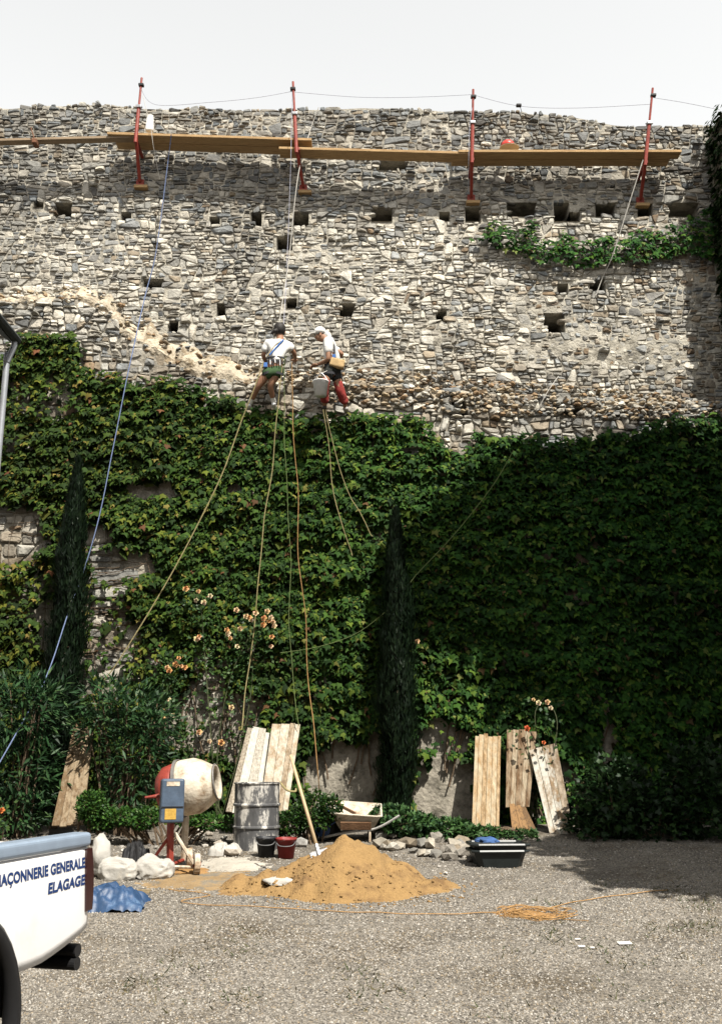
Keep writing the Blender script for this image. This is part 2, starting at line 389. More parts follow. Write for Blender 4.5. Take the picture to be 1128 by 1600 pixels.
SMEAR = [(905, 545, 120, 42, 1.), (1040, 540, 70, 60, .8), (850, 480, 60, 22, .7), (220, 545, 80, 45, 1.), (650, 520, 60, 24, .5), (330, 470, 18, 50, .8), (700, 300, 90, 30, .45), (180, 380, 90, 40, .5), (960, 275, 70, 22, .5), (420, 185, 60, 16, .8)]
def smear(x, z, Yf):
    """how far the mortar is smeared out over the stones here"""
    px, py = proj(x, Yf, z); k = .55 * max(0, fbm(x, z, 20., .55) + .05)
    for cx, cy, hw, hh, s in SMEAR: k = max(k, s * (1.25 - math.hypot((px - cx) / hw, (py - cy) / hh)))
    return .042 * min(1, max(0, k)) * (.8 + .5 * nz(x, z, 2., 5.))
def core(name, x0, x1, zlo, zhi, Yf, rects, m, amp, res=.1):
    """mortar face with real recesses behind the holes"""
    mb = MB(); nX = int((x1 - x0) / res); nZ = 150; z0g = min(zlo(x0 + i * res) for i in range(nX + 1))
    z1g = max(zhi(x0 + i * res) for i in range(nX + 1)); nZ = int((z1g - z0g) / res) + 1
    idx = {}
    def vid(i, j):
        if (i, j) not in idx:
            x = x0 + i * res; z = min(max(z0g + j * res, zlo(x)), zhi(x))
            idx[i, j] = len(mb.v); mb.v.append((x, Yf + amp * fbm(x, z, 1., 1.1) - smear(x, z, Yf), z)); mb.c.append((.5, .5, .5))
        return idx[i, j]
    boxes = {}
    for i in range(nX):
        xm = x0 + (i + .5) * res
        for j in range(nZ):
            zm = z0g + (j + .5) * res
            if zm > zhi(xm) + res or zm < zlo(xm) - res: continue
            hit = None
            for k, (a, b, c, d) in enumerate(rects):
                if a - .04 < xm < b + .04 and c - .04 < zm < d + .04: hit = k
            if hit is not None: boxes.setdefault(hit, []).append((i, j)); continue
            mb.f.append((vid(i, j), vid(i + 1, j), vid(i + 1, j + 1), vid(i, j + 1)))
    for k, l in boxes.items():
        i0, i1 = min(a for a, b in l), max(a for a, b in l) + 1; j0, j1 = min(b for a, b in l), max(b for a, b in l) + 1
        a, b, c, d = x0 + i0 * res, x0 + i1 * res, z0g + j0 * res, z0g + j1 * res; D = 1.0; y0 = Yf - .02
        mb.add([(a, y0, c), (b, y0, c), (b, y0, d), (a, y0, d), (a, Yf + D, c), (b, Yf + D, c), (b, Yf + D, d), (a, Yf + D, d)],
               [(0, 1, 5, 4), (1, 2, 6, 5), (2, 3, 7, 6), (3, 0, 4, 7), (4, 5, 6, 7)])
    # back and cap, so that the wall has its thickness
    xs = [x0 + i * .3 for i in range(int((x1 - x0) / .3) + 1)]; n = len(xs)
    vs = [(x, Yf + .02, zhi(x)) for x in xs] + [(x, Yf + 1.6, zhi(x) - .03) for x in xs] + [(x, Yf + 1.6, zlo(x)) for x in xs]
    mb.add(vs, [(i, i + 1, n + i + 1, n + i) for i in range(n - 1)] + [(n + i, n + i + 1, 2 * n + i + 1, 2 * n + i) for i in range(n - 1)])
    return mb.build(name, m, wall)
core('mortar_core', WX0, WX1, lambda x: led_z(x) - .35, lambda x: top_z(x) - .015, YU - .003, HU, MORTAR, .02)
core('rendered_base', WX0, WX1, lambda x: .3, lambda x: led_z(x) - .02, YL + .004, HL, PLASTER, .035, .08)
# eroded ledge where the wall gets thicker: pale earth and rubble lying on the set-off
def ledge():
    mb = MB(); xs = np.arange(WX0, WX1, .06); rows = 9; n = len(xs)
    for x in xs:
        px, _ = proj(x, YL, led_z(x)); h = np.interp(px, [-300, 0, 120, 200, 300, 400, 520, 700, 1128], [.24, .28, .34, .56, .60, .42, .10, .06, .05]) * (1 + .45 * nz(x, 0, 4., 1.6) + .35 * nz(x, 2., 4., 5.))
        for k in range(rows):
            t = k / (rows - 1); z = led_z(x) - .12 + (h + .12) * t; y = YL + .03 + (YU - YL - .03) * t ** 1.3 - .11 * math.sin(math.pi * min(1, t * 1.15)) 
            y -= .09 * fbm(x, z, 5., 3.5) + .05 * max(0, math.sin(math.pi * t)) * nz(x, z, 7., 6.); z += .05 * nz(x, z, 3., 4.) * t
            mb.v.append((x, y, z)); mb.c.append((.5, .5, .5))
    for i in range(n - 1):
        for k in range(rows - 1):
            a = i * rows + k; mb.f.append((a, a + rows, a + rows + 1, a + 1))
    mb.build('earth_ledge', SANDY, wall)
ledge()
# loose rubble along the ledge
def rock_mesh(seed, flat=.6):
    r = random.Random(seed); bm = bmesh.new(); bmesh.ops.create_icosphere(bm, subdivisions=1, radius=1.)
    ax = [(r.uniform(-1, 1), r.uniform(-1, 1), r.uniform(-1, 1), r.uniform(.45, .8)) for _ in range(6)]
    for v in bm.verts:
        v.co *= r.uniform(.82, 1.12)
        for a, b, c, d in ax:
            nrm = Vector((a, b, c)).normalized(); k = v.co.dot(nrm)
            if k > d: v.co -= nrm * (k - d)
        v.co.z *= flat
    out = ([v.co.copy() for v in bm.verts], [[v.index for v in f.verts] for f in bm.faces]); bm.free(); return out
ROCKS = [rock_mesh(s) for s in range(8)]
def rock(mb, c, s, rnd, col):
    vs, fs = rnd.choice(ROCKS); M = Matrix.Rotation(rnd.uniform(0, 6.28), 4, 'Z') @ Matrix.Rotation(rnd.uniform(-.5, .5), 4, 'X')
    sx, sy, sz = s * rnd.uniform(.8, 1.35), s * rnd.uniform(.7, 1.1), s * rnd.uniform(.7, 1.1); mb.col = col
    mb.add([Vector(c) + M @ Vector((v.x * sx, v.y * sy, v.z * sz)) for v in vs], fs)
lr = MB()
for _ in range(1500):
    x = wr.uniform(-7.4, 6.6); px, _y = proj(x, YL, led_z(x)); t = wr.random()
    if px < 400 and wr.random() < .6: continue
    h = np.interp(px, [0, 120, 200, 300, 400, 520, 1128], [.34, .40, .62, .66, .52, .3, .3])
    if px > 500: t = wr.uniform(-.9, 1.) ; h = np.interp(px, [500, 560, 760, 950, 1128], [.3, .42, .40, .34, .2])
    rock(lr, (x, YL - .06 + .22 * max(0, t), led_z(x) - .08 + h * t), wr.uniform(.03, .085) * (1.15 if px > 500 else 1), wr, stone_col(x, led_z(x), YL, wr) if wr.random() < .6 else wr.choice(((.30, .235, .15), (.22, .145, .08), (.36, .29, .20))))
lr.build('loose_rubble', STONE, wall, cols=True, kind='stuff')

# ivied pier at the right end of the wall
pier = thing('ivied_pier', 'dark ivy covered stone pier at the right end of the wall', 'pier', (7.2, 16.8, .6))
pm = MB()
pm.box((7.72, 16.75, 6.9), (1.9, .9, 13.2), bev=.05); pm.build('masonry', PLASTER, pier)
# ================================================================ leaves
IVY = ([(0, 0, 0), (-.30, -.10, -.03), (-.52, .32, -.10), (-.2, .5, -.02), (0, 1, -.16), (.2, .5, -.02), (.52, .32, -.10), (.30, -.10, -.03), (0, .35, .07)],
       [(0, 1, 8), (1, 2, 8), (2, 3, 8), (3, 4, 8), (4, 5, 8), (5, 6, 8), (6, 7, 8), (7, 0, 8)])
SIMPLE = ([(0, 0, 0), (-.36, .42, -.06), (0, 1, -.1), (.36, .42, -.06)], [(0, 1, 2), (0, 2, 3)])
LANCE = ([(0, 0, 0), (-.11, .4, -.02), (0, 1, -.12), (.11, .4, -.02)], [(0, 1, 2), (0, 2, 3)])
SPIKE = ([(-.09, 0, 0), (.09, 0, 0), (0, 1, 0)], [(0, 1, 2)])
def norm(a): return a / np.maximum(np.linalg.norm(a, axis=1, keepdims=True), 1e-6)
def leaves(pos, tip, nrm, size, shape, cols):
    """one small mesh per leaf: pos, tip direction, upper side, length"""
    t = norm(tip); u = norm(np.cross(t, nrm)); n = np.cross(u, t); V = np.array(shape[0]); F = np.array(shape[1])
    v = pos[:, None, :] + size[:, None, None] * (u[:, None, :] * V[None, :, 0:1] + t[:, None, :] * V[None, :, 1:2] + n[:, None, :] * V[None, :, 2:3])
    k = len(V); f = (np.arange(len(pos)) * k)[:, None, None] + F[None]
    return arrays(v.reshape(-1, 3), f.reshape(-1, 3), np.repeat(cols, k, 0))
def pick(pal, p, n, lo=.75, hi=1.25): return np.array(pal)[rng.choice(len(pal), n, p=p)] * rng.uniform(lo, hi, (n, 1))
IVYM = mat('ivy_leaf', attr=True, rough=.7, var=0, bump=0, transl=.2, spec=.1)
LEAFM = mat('shrub_leaf', attr=True, rough=.5, var=0, bump=0, transl=.18, spec=.15)
BARK = mat('bark', (.12, .085, .055), .95, .4, 10., .6, 40.)

IVY_TOP = [(-200, 610), (-20, 600), (25, 530), (40, 505), (105, 503), (135, 560), (160, 588), (240, 592), (300, 606), (380, 636), (430, 646), (520, 652), (600, 650), (655, 658), (690, 690), (712, 708), (740, 688), (800, 682), (860, 694), (930, 676), (1010, 668), (1080, 655), (1128, 650), (1400, 640)]
# bare places: x, y, half width, half height, how bare
BARE = [(25, 832, 48, 50, .95), (190, 880, 46, 24, 1.), (150, 835, 30, 22, .95), (240, 766, 34, 12, .95), (145, 985, 62, 100, .70), (235, 1030, 50, 40, .5), (95, 610, 26, 26, .5), (105, 640, 18, 12, .6), (325, 1120, 78, 60, .78), (545, 1205, 60, 56, .85),
        (690, 1150, 42, 26, .75), (688, 1232, 50, 52, 1.), (858, 870, 13, 7, .8), (905, 868, 14, 7, .8), (930, 850, 12, 5, .7), (885, 925, 12, 6, .7), (945, 1165, 9, 60, .85), (860, 1240, 60, 60, .5), (370, 765, 12, 7, .9), (310, 745, 14, 7, .7), (185, 1150, 60, 50, .4), (25, 620, 20, 30, .5), (55, 950, 40, 60, .5), (60, 640, 24, 16, .5), (450, 1080, 60, 30, .35), (395, 1000, 26, 14, .5), (330, 1030, 30, 20, .6), (600, 1010, 20, 8, .4), (20, 690, 22, 16, .6), (640, 700, 14, 10, .4)]
def ivy_keep(px, py, x, z, gaps=True):
    top = np.interp(px, [a for a, b in IVY_TOP], [b for a, b in IVY_TOP])
    edge = 16 * np.array([mn.noise(Vector((a * 2.2, b * 2.2, 1.))) for a, b in zip(x, z)])
    k = np.clip((py - top - edge) / 16 + .3, 0, 1)
    e2 = .45 * np.array([mn.noise(Vector((a * 3.2, b * 3.2, 6.))) for a, b in zip(x, z)])
    for cx, cy, hw, hh, s in BARE:
        r = np.sqrt(((px - cx) / hw) ** 2 + ((py - cy) / hh) ** 2) + e2
        k *= 1 - min(1, s * 1.25) * np.clip((1.25 - r) / .25, 0, 1)
    k *= np.where(py > 1180, .75, 1)
    if not gaps: return rng.random(len(px)) < k ** 1.5
    g = np.array([mn.noise(Vector((a * 2.3, 11., b * 5.5))) + .6 * mn.noise(Vector((a * 5., 2., b * 9.))) for a, b in zip(x, z)])
    k *= np.clip(.72 + 1.5 * g, .12, 1)
    return rng.random(len(px)) < k
def ivy_field(n, x0, x1, z0, z1, Y, keep, size=(.065, .105), thick=.26, gain=1.):
    x = rng.uniform(x0, x1, n); z = rng.uniform(z0, z1, n)
    px, py = proj(x, Y, z); m = keep(px, py, x, z); x, z, px, py = x[m], z[m], px[m], py[m]; n = len(x)
    cl = np.array([.6 * mn.noise(Vector((a * 1.5, 0., b * 2.6))) + .5 * mn.noise(Vector((a * 4.4, 3., b * 6.))) for a, b in zip(x, z)])
    out = np.clip(.10 + thick * (.45 + cl) * rng.uniform(.35, 1.1, n), .03, .6)
    pos = np.stack([x, Y - out, z], 1)
    tip = np.stack([rng.normal(0, .42, n), -rng.uniform(.15, .85, n), -rng.uniform(.45, 1., n)], 1)
    nr = np.stack([rng.normal(0, .35, n), -rng.uniform(.35, .9, n), rng.uniform(.35, 1., n)], 1)
    pal = [(.016, .048, .007), (.030, .072, .009), (.009, .028, .005), (.066, .105, .013), (.115, .125, .03), (.085, .05, .022)]
    c = pick(pal, [.34, .29, .20, .13, .03, .01], n) * .98
    tint = np.array([mn.noise(Vector((a * .5, b * .5, 4.))) for a, b in zip(x, z)])
    c *= (1 + .35 * tint)[:, None] * gain
    c[:, 0] *= 1 + .5 * np.clip((640 - px) / 640, -.4, 1)          # leaf colour yellower towards the left
    return pos, tip, nr, np.clip(rng.lognormal(0, .42, n), .4, 2.1) * (size[0] + size[1]) / 2, c
ivy = thing('ivy', 'broad curtain of green ivy covering the lower half of the stone wall', 'ivy', (0, YL - .1, .65))
A = ivy_field(150000, -8.6, 6.9, .6, 9.2, YL, ivy_keep, size=(.055, .095), thick=.24)
finish('foliage', leaves(*A[:4], IVY, A[4]), IVYM, ivy, kind='stuff')
def under_keep(px, py, x, z):
    return ivy_keep(px, py, x, z, False)
B = ivy_field(40000, -8.6, 6.7, .6, 9.2, YL, under_keep, size=(.11, .17), thick=.05, gain=.5)      # leaves close to the wall, shade of the gaps put into their colour
finish('shade_toned_foliage', leaves(B[0] + np.array([0, .05, 0]), *B[1:4], SIMPLE, B[4]), IVYM, ivy, kind='stuff')
# climbing stems that show in the bare places
sb = MB(); sr = random.Random(5)
for i in range(46):
    px = sr.uniform(0, 1000); py = sr.uniform(1180, 1285); p = P(px, py, YL - .05); pts = []; d = sr.uniform(-.25, .25)
    for k in range(sr.randint(16, 34)):
        pts.append((p.x, YL - .05 - .03 * sr.random(), p.z)); d += sr.uniform(-.25, .25); d *= .85; p = p + Vector((d * .22, 0, .2))
        if proj(p.x, YL, p.z)[1] < 720: break
    sb.tube(pts, [max(.004, .016 * (1 - k / len(pts))) for k in range(len(pts))], 5)
for cx, cy, n_ in ((150, 960, 26), (190, 890, 8), (60, 850, 6), (250, 1030, 8), (330, 1110, 10)):     # thin sideways runners
    for i in range(n_):
        p = P(cx + sr.uniform(-45, 45), cy + sr.uniform(-70, 70), YL - .05); pts = []; s_ = sr.choice((-1, 1)); d = sr.uniform(-.05, .15)
        for k in range(sr.randint(5, 10)):
            pts.append((p.x, YL - .05 - .02 * sr.random(), p.z)); p = p + Vector((s_ * .11, 0, d * .2 + sr.uniform(-.035, .035)))
        sb.tube(pts, .006, 4)
sb.build('stems', BARK, ivy)

# creeper hanging under the beam holes, upper right
def patch_keep(px, py, x, z):
    line = np.interp(px, [745, 790, 850, 920, 1000, 1060, 1128], [372, 376, 396, 402, 392, 376, 372])
    hw = np.interp(px, [745, 770, 850, 950, 1010, 1050, 1128], [3, 18, 22, 18, 24, 24, 40])
    e = np.array([mn.noise(Vector((a * 2.6, b * 2.6, 2.))) for a, b in zip(x, z)])
    return (abs(py - line + 14 * e) < hw * (1 + .7 * e)) & (px > 748 + 20 * e) & (rng.random(len(px)) < .85)
cr = thing('creeper', 'small patch of bright green creeper below the row of beam holes', 'creeper', P(900, 420, YU - .1))
A = ivy_field(9000, 1.5, 6.8, 9.4, 12.2, YU, patch_keep, size=(.055, .095), thick=.2, gain=1.15)
finish('foliage', leaves(*A[:4], IVY, A[4]), IVYM, cr, kind='stuff')
cb = MB(); 
for a, b in (((1090, 372), (960, 398)), ((960, 398), (800, 378)), ((1000, 395), (930, 412))):
    p, q = P(*a, YU - .09), P(*b, YU - .09); m_ = (p + q) / 2 + Vector((0, -.02, -.06)); cb.tube(smooth_line([p, m_, q], 6), .01, 5)
cb.build('stems', BARK, cr)
# pier foliage
n = 9000; z = rng.uniform(1.0, 13.6, n); side = rng.random(n) < .5
x = np.where(side, 6.77 - rng.uniform(0, .12, n), rng.uniform(6.72, 7.8, n)); y = np.where(side, rng.uniform(16.25, 17.1, n), 16.28 - rng.uniform(0, .18, n))
mk = (rng.random(n) < np.interp(z, [1, 9, 12, 13.6], [1, .9, .55, .5])); n = int(mk.sum())
pos = np.stack([x, y, z], 1)[mk]; s2 = side[mk]
tip = np.stack([np.where(s2, -.6, rng.normal(0, .4, n)), np.where(s2, rng.normal(0, .4, n), -.6), -rng.uniform(.4, 1, n)], 1)
nr = np.stack([np.where(s2, -.7, 0.) + rng.normal(0, .3, n), np.where(s2, 0., -.7) + rng.normal(0, .3, n), rng.uniform(.3, 1, n)], 1)
finish('foliage', leaves(pos, tip, nr, rng.uniform(.09, .15, n), IVY, pick([(.012, .03, .007), (.02, .045, .009), (.007, .018, .005)], [.4, .3, .3], n)), IVYM, pier, kind='stuff')

# ---------------------------------------------------------------- cypresses
def cypress(px, ytop, ybase, halfw, Y, label, n=24000):
    base = P(px, ybase, Y); base.z = ground_z(base.x, Y); top = P(px, ytop, Y); H = top.z - base.z
    r = halfw / (FPX / (Y * CP + 2.5 * SP)); t = thing('cypress', label, 'cypress', base, 'slim cypresses against the ivy')
    MB().tube([base, base + Vector((.02, 0, H * .5)), base + Vector((0, 0, H * .93))], [.07, .045, .012], 8).build('trunk', BARK, t)
    h = rng.beta(1.05, 1.25, n); ang = rng.uniform(0, 6.283, n); prof = np.interp(h, [0, .05, .3, .7, .92, 1], [.45, .85, 1., .78, .32, .03])
    lump = np.array([1 + .55 * mn.noise(Vector((math.cos(a) * 1.4, math.sin(a) * 1.4, b * H * 1.3))) + .45 * mn.noise(Vector((math.cos(a) * 4, math.sin(a) * 4, b * H * 5))) for a, b in zip(ang, h)])
    rr = r * prof * lump * np.sqrt(rng.uniform(.1, 1.45, n))
    pos = np.stack([base.x + rr * np.cos(ang), base.y + rr * np.sin(ang), base.z + .12 + h * (H - .15)], 1)
    tip = np.stack([np.cos(ang) * .35 + rng.normal(0, .22, n), np.sin(ang) * .35 + rng.normal(0, .22, n), rng.uniform(.7, 1.2, n)], 1)
    nr = np.stack([np.cos(ang), np.sin(ang), rng.uniform(-.2, .4, n)], 1)
    c = pick([(.005, .013, .005), (.009, .020, .007), (.0035, .009, .004)], [.45, .25, .3], n)
    finish('crown', leaves(pos, tip, nr, rng.uniform(.06, .15, n), LANCE, c), LEAFM, t, kind='stuff')
cypress(84, 716, 1286, 27, 16.35, 'dark slim cypress at the left in front of the ivy')
cypress(622, 796, 1284, 26, 16.35, 'dark slim cypress in the middle of the ivied wall')

# ---------------------------------------------------------------- shrubs with long leaves
def shrub(label, spots, Yc, depth, n, size=(.12, .22), name='oleander_shrub', shape=LANCE, pal=None, group=None, spread=1.):
    """spots: picture ellipses (px, py, half width, half height) that the crown fills"""
    s = FPX / (Yc * CP); bx_ = sum(a[0] for a in spots) / len(spots); base = P(bx_, 1290, Yc); base.z = ground_z(base.x, Yc)
    t = thing(name, label, 'shrub', base, group); sb = MB(); pos = []; out = []
    wts = [a[2] * a[3] for a in spots]; tot = sum(wts)
    for (px, py, hw, hh), w_ in zip(spots, wts):
        c = P(px, py, Yc); k = int(n * w_ / tot); d = norm(rng.normal(0, 1, (k, 3))); q = d * np.cbrt(rng.uniform(.12, 1., k))[:, None]
        q *= (1 + .35 * np.array([mn.noise(Vector(tuple(a * 2.5)) + Vector((px, py, 0))) for a in d]))[:, None]
        pos.append(np.array(c) + q * np.array([hw / s, depth, hh / s])); out.append(d)
        for i in range(5):
            e = np.array(c) + norm(rng.normal(0, 1, (1, 3)))[0] * np.array([hw / s, depth, hh / s]) * .7
            b = base + Vector((rng.normal(0, .12) + (c.x - base.x) * .35, rng.normal(0, .08), 0)); b.z = ground_z(b.x, b.y) - .02
            sb.tube(smooth_line([b, (b + Vector(e)) / 2 + Vector((0, 0, .12)), Vector(e)], 5), [.016] * 5 + [.01] * 5 + [.004], 5)
    pos = np.concatenate(pos); out = np.concatenate(out); n = len(pos)
    gzv = np.array([gz(b) + .03 for b in pos[:, 1]]); ok = pos[:, 2] > gzv; pos, out = pos[ok], out[ok]; n = len(pos)
    tip = out * .8 + rng.normal(0, .5, (n, 3)) * spread + np.array([0, -.15, .15]); nr = out * .3 + rng.normal(0, .45, (n, 3)) + np.array([0, -.3, .9])
    pal = pal or [(.016, .045, .015), (.027, .066, .022), (.009, .026, .01), (.05, .09, .03)]
    finish('foliage', leaves(pos, tip, nr, rng.uniform(size[0], size[1], n), shape, pick(pal, [.36, .3, .22, .12], n)), LEAFM, t, kind='stuff')
    sb.build('stems', BARK, t); return t
shrub('large leafy oleander shrub at the left edge behind the pickup', [(30, 1110, 78, 62), (5, 1200, 90, 70), (60, 1090, 30, 28), (20, 1265, 60, 36)], 15.4, .7, 3800)
shrub('oleander shrub with drooping long leaves behind the concrete mixer', [(200, 1110, 62, 44), (215, 1170, 58, 60), (165, 1090, 40, 30), (240, 1130, 40, 50), (150, 1140, 30, 26), (205, 1230, 40, 36)], 15.6, .55, 2300)
BOX = [(.025, .07, .012), (.04, .10, .014), (.014, .04, .009), (.07, .125, .025)]
shrub('small round bright green box bush left of the mixer', [(143, 1260, 23, 24)], 14.6, .24, 2600, (.025, .05), 'box_bush', SIMPLE, BOX)
shrub('low strip of green ground cover along the foot of the wall behind the mixer', [(185, 1276, 30, 13), (225, 1279, 26, 14), (160, 1286, 22, 9), (330, 1285, 26, 10), (298, 1279, 18, 11), (358, 1287, 18, 9)], 14.75, .3, 4200, (.03, .07), 'low_hedge', SIMPLE, BOX)
shrub('low green plants between the oil drum and the wheelbarrow', [(455, 1285, 32, 18), (490, 1268, 34, 28), (430, 1290, 22, 14), (515, 1262, 20, 20)], 14.9, .3, 3200, (.03, .07), 'low_plant', SIMPLE, [(a * .6, b * .6, c * .6) for a, b, c in BOX])
shrub('low dark ivy at the foot of the wall behind the stone heap', [(640, 1288, 50, 16), (700, 1296, 46, 16), (755, 1304, 40, 12), (610, 1272, 30, 14), (815, 1310, 30, 12)], 15.3, .35, 3600, (.05, .09), 'low_ivy', IVY, [(.03, .07, .02), (.05, .11, .03), (.02, .05, .02), (.06, .12, .04)])
shrub('dark green bush beside the tilted timber panel at the right', [(915, 1300, 34, 34), (960, 1250, 60, 70), (1020, 1290, 70, 50), (1090, 1250, 60, 90), (905, 1335, 30, 16)], 15.4, .6, 5000, (.06, .12), 'dark_bush', IVY, [(.010, .028, .008), (.018, .045, .011), (.007, .018, .006), (.025, .055, .014)])  # leaf colours lowered to deepen the shadow at lower right

# ---------------------------------------------------------------- shade trees standing outside the picture on the right
def tree(label, base, crown, rad, n, name='shade_tree'):
    base = Vector(base); base.z = ground_z(base.x, base.y) if base.y < 17 else gz(base.y); crown = Vector(crown)
    t = thing(name, label, 'tree', base, 'trees at the right side of the court'); tb = MB(); tr = random.Random(int(base.x * 10))
    k = base.lerp(crown, .5) + Vector((.1, .1, 0)); tb.tube(smooth_line([base - Vector((0, 0, .05)), k, crown], 8), [.24 - .011 * i for i in range(17)], 10)
    pos = []
    for i in range(26):
        d = Vector((tr.gauss(0, 1), tr.gauss(0, 1), tr.gauss(.1, .8))).normalized(); e = crown + Vector((d.x * rad[0], d.y * rad[1], d.z * rad[2])) * tr.uniform(.55, .92)
        s_ = base.lerp(crown, tr.uniform(.45, .95)); tb.tube(smooth_line([s_, (s_ + e) / 2 + Vector((0, 0, .2)), e], 5), [.06 - .005 * j for j in range(11)], 6)
        q = norm(rng.normal(0, 1, (n // 26, 3))) * np.cbrt(rng.uniform(0, 1, n // 26))[:, None] * tr.uniform(.3, .44) * np.array(rad) + rng.normal(0, .12, (n // 26, 3)); pos.append(np.array(e) + q)
    tb.build('trunk', BARK, t, smooth=True); pos = np.concatenate(pos); m = len(pos)
    finish('crown', leaves(pos, rng.normal(0, 1, (m, 3)) + np.array([0, 0, -.4]), rng.normal(0, .6, (m, 3)) + np.array([0, 0, 1]), rng.uniform(.2, .34, m), SIMPLE,
           pick([(.03, .07, .02), (.05, .1, .025), (.02, .05, .015)], [.4, .3, .3], m)), LEAFM, t, kind='stuff')
tree('tall broad leafy tree at the right side of the court', (9.6, 9.9, 0), (8.3, 10.4, 14.8), (3.8, 1.1, 1.1), 48000)
tree('leafy tree further down the right side of the court', (10.4, 7.2, 0), (9.4, 7.6, 9.0), (3.4, 3.0, 2.8), 36000)
tree('unseen dense tree added beside the pier to darken the lower right', (9.3, 13.0, 0), (8.8, 13.0, 6.2), (2.6, 2.8, 3.6), 40000)  # added occluder, keeps sky light off the lower right
tree('unseen big tree added at the far right to block low sky light', (13.2, 4.2, 0), (13.0, 4.0, 11.0), (3.4, 3.4, 4.2), 30000)  # added tree, blocks low sky from the right
# ================================================================ scaffold on the wall
RED = mat('red_paint', (.22, .034, .022), .55, .3, 14., .15, 60., col2=(.16, .05, .03), c2=(.58, .66), c2scale=16.)
STEEL = mat('steel', (.30, .30, .31), .4, .2, 10., .1, 40., metal=.7)
PLANK = mat('plank_wood', (.38, .25, .12), .85, .3, 2.2, .35, 30., col2=(.27, .165, .075), c2=(.5, .62), c2scale=2., stretch=(1.2, 14, 14))
PLANKG = mat('plank_weathered', (.25, .185, .12), .9, .3, 2.2, .35, 30., stretch=(1.2, 14, 14))
BLACK = mat('black_rubber', (.012, .012, .013), .65, .2, 8., .15, 40.)
def bracket(label, foot, knee, top, Yo, ylev, extra=None):
    f = P(*foot, YU - .08); k = P(*knee, Yo); t = P(*top, Yo); b = thing('scaffold_bracket', label, 'scaffold bracket', f, 'red scaffold brackets on the wall')
    d = (t - k).normalized(); m = k + d * (t - k).length * .5
    post = MB().tube([k - d * .12, m], .034, 8).build('guard_post', RED, b, smooth=False)
    MB().tube([m - d * .12, t], .022, 8).build('post_top', RED, b)
    MB().box(m, (.1, .1, .06), bev=.012).tube([m + Vector((-.07, 0, 0)), m + Vector((.07, 0, 0))], .012, 6).build('clamp', STEEL, b)
    MB().box((f + k) / 2, (.055, .075, (k - f).length), frame(k - f).to_3x3(), bev=.01).build('strut', RED, b)
    w_ = Vector((f.x + (k.x - f.x) * .3, YU - .05, k.z))
    MB().box((k + w_) / 2 + Vector((0, 0, -.03)), (.055, (w_ - k).length, .06), frame((0, 0, 1), (1, 0, 0)), bev=.008).build('arm', RED, b)
    MB().box(f + Vector((0, .03, -.02)), (.15, .05, .16), bev=.015).build('foot_plate', RED, b)
    MB().box(f + Vector((.03, .02, -.12)), (.26, .14, .06), bev=.008).build('packing_block', PLANK, b)
    MB().box(t - Vector((0, 0, .16)), (.1, .08, .05), bev=.01).build('rope_clip', BLACK, b)
    if extra: extra(b)
    return b
Yo = 16.58
bracket('leftmost red scaffold bracket with its long guard post', (219, 284), (213, 214), (222, 122), Yo, 0)
bracket('second red scaffold bracket from the left above the climbers', (474, 292), (463, 230), (458, 128), Yo, 0)
bracket('third red scaffold bracket left of the red helmet', (736, 308), (737, 246), (739, 140), Yo, 0)
bracket('rightmost thin red scaffold bracket leaning to the right', (1000, 312), (1008, 250), (1019, 138), Yo, 0)
def plank(label, a, b, Y0, width=.235, m=PLANK, th=.05, back=0.):
    p, q = P(*a, Y0) + Vector((0, back, 0)), P(*b, Y0) + Vector((0, back, 0)); c = (p + q) / 2 + Vector((0, width / 2, -th / 2)); d = q - p
    mb = MB(); M = Matrix((d.normalized(), Vector((0, 1, 0)), d.normalized().cross(Vector((0, 1, 0))))).transposed()
    mb.box(c, (d.length, width, th), M, bev=.006)
    tag(mb.build('scaffold_plank', m, org=c), label, 'plank', 'planks of the hanging scaffold')
plank('long front scaffold plank between the first two red posts', (168, 206), (487, 216), Yo + .03)
plank('back scaffold plank nearest the wall between the first two red posts', (176, 206), (482, 216), Yo + .03, .24, back=.25)
plank('narrow weathered scaffold plank running out of the left edge', (-60, 218), (212, 211), Yo + .08, .16, PLANKG)
plank('single scaffold plank between the second and third red posts', (436, 229), (737, 237), Yo + .05, .3)
plank('front scaffold plank between the third and fourth red posts', (716, 234), (1064, 234), Yo + .03)
plank('back scaffold plank nearest the wall between the third and fourth red posts', (708, 234), (1052, 234), Yo + .03, .22, back=.25)
c = P(55, 219, Yo + .02)
pb = MB().box(c + Vector((0, .06, -.03)), (.09, .2, .09), bev=.015).tube([c, c + Vector((-.09, .0, .26))], .012, 6)
tag(pb.build('plank_clamp', mat('rust', (.14, .06, .03), .8, .4, 20.)), 'small rusty clamp on the narrow left plank', 'clamp')
# helmet and white bag on the planks
hp = P(793, 230, Yo + .25); M = Matrix.Translation(hp + Vector((0, 0, -.02)))
hel = thing('hard_hat', 'red hard hat lying on the right scaffold planks', 'hard hat', hp)
MB().lathe([(.135, 0), (.132, .05), (.115, .10), (.08, .135), (.03, .15)], M, 20).build('shell', mat('red_plastic', (.55, .05, .035), .4, .1, 9., 0), hel, smooth=True)
MB().lathe([(.16, -.004), (.165, .006), (.13, .012)], Matrix.Translation(hp + Vector((.03, 0, -.02))) @ Matrix.Diagonal((1.15, .95, 1, 1)), 20).build('brim', mat('cream_plastic', (.6, .5, .36), .5, .1, 9., 0), hel)
CLOTH_W = mat('white_cloth', (.72, .71, .68), .95, .12, 9., .4, 30.)
bp = P(234, 206, Yo + .25); bagm = MB()
bagm.box(bp + Vector((0, 0, .18)), (.16, .13, .36), bev=.05, taper=.75)
tag(bagm.build('cloth_bag', CLOTH_W), 'white cloth bag hanging behind the leftmost red post', 'bag')

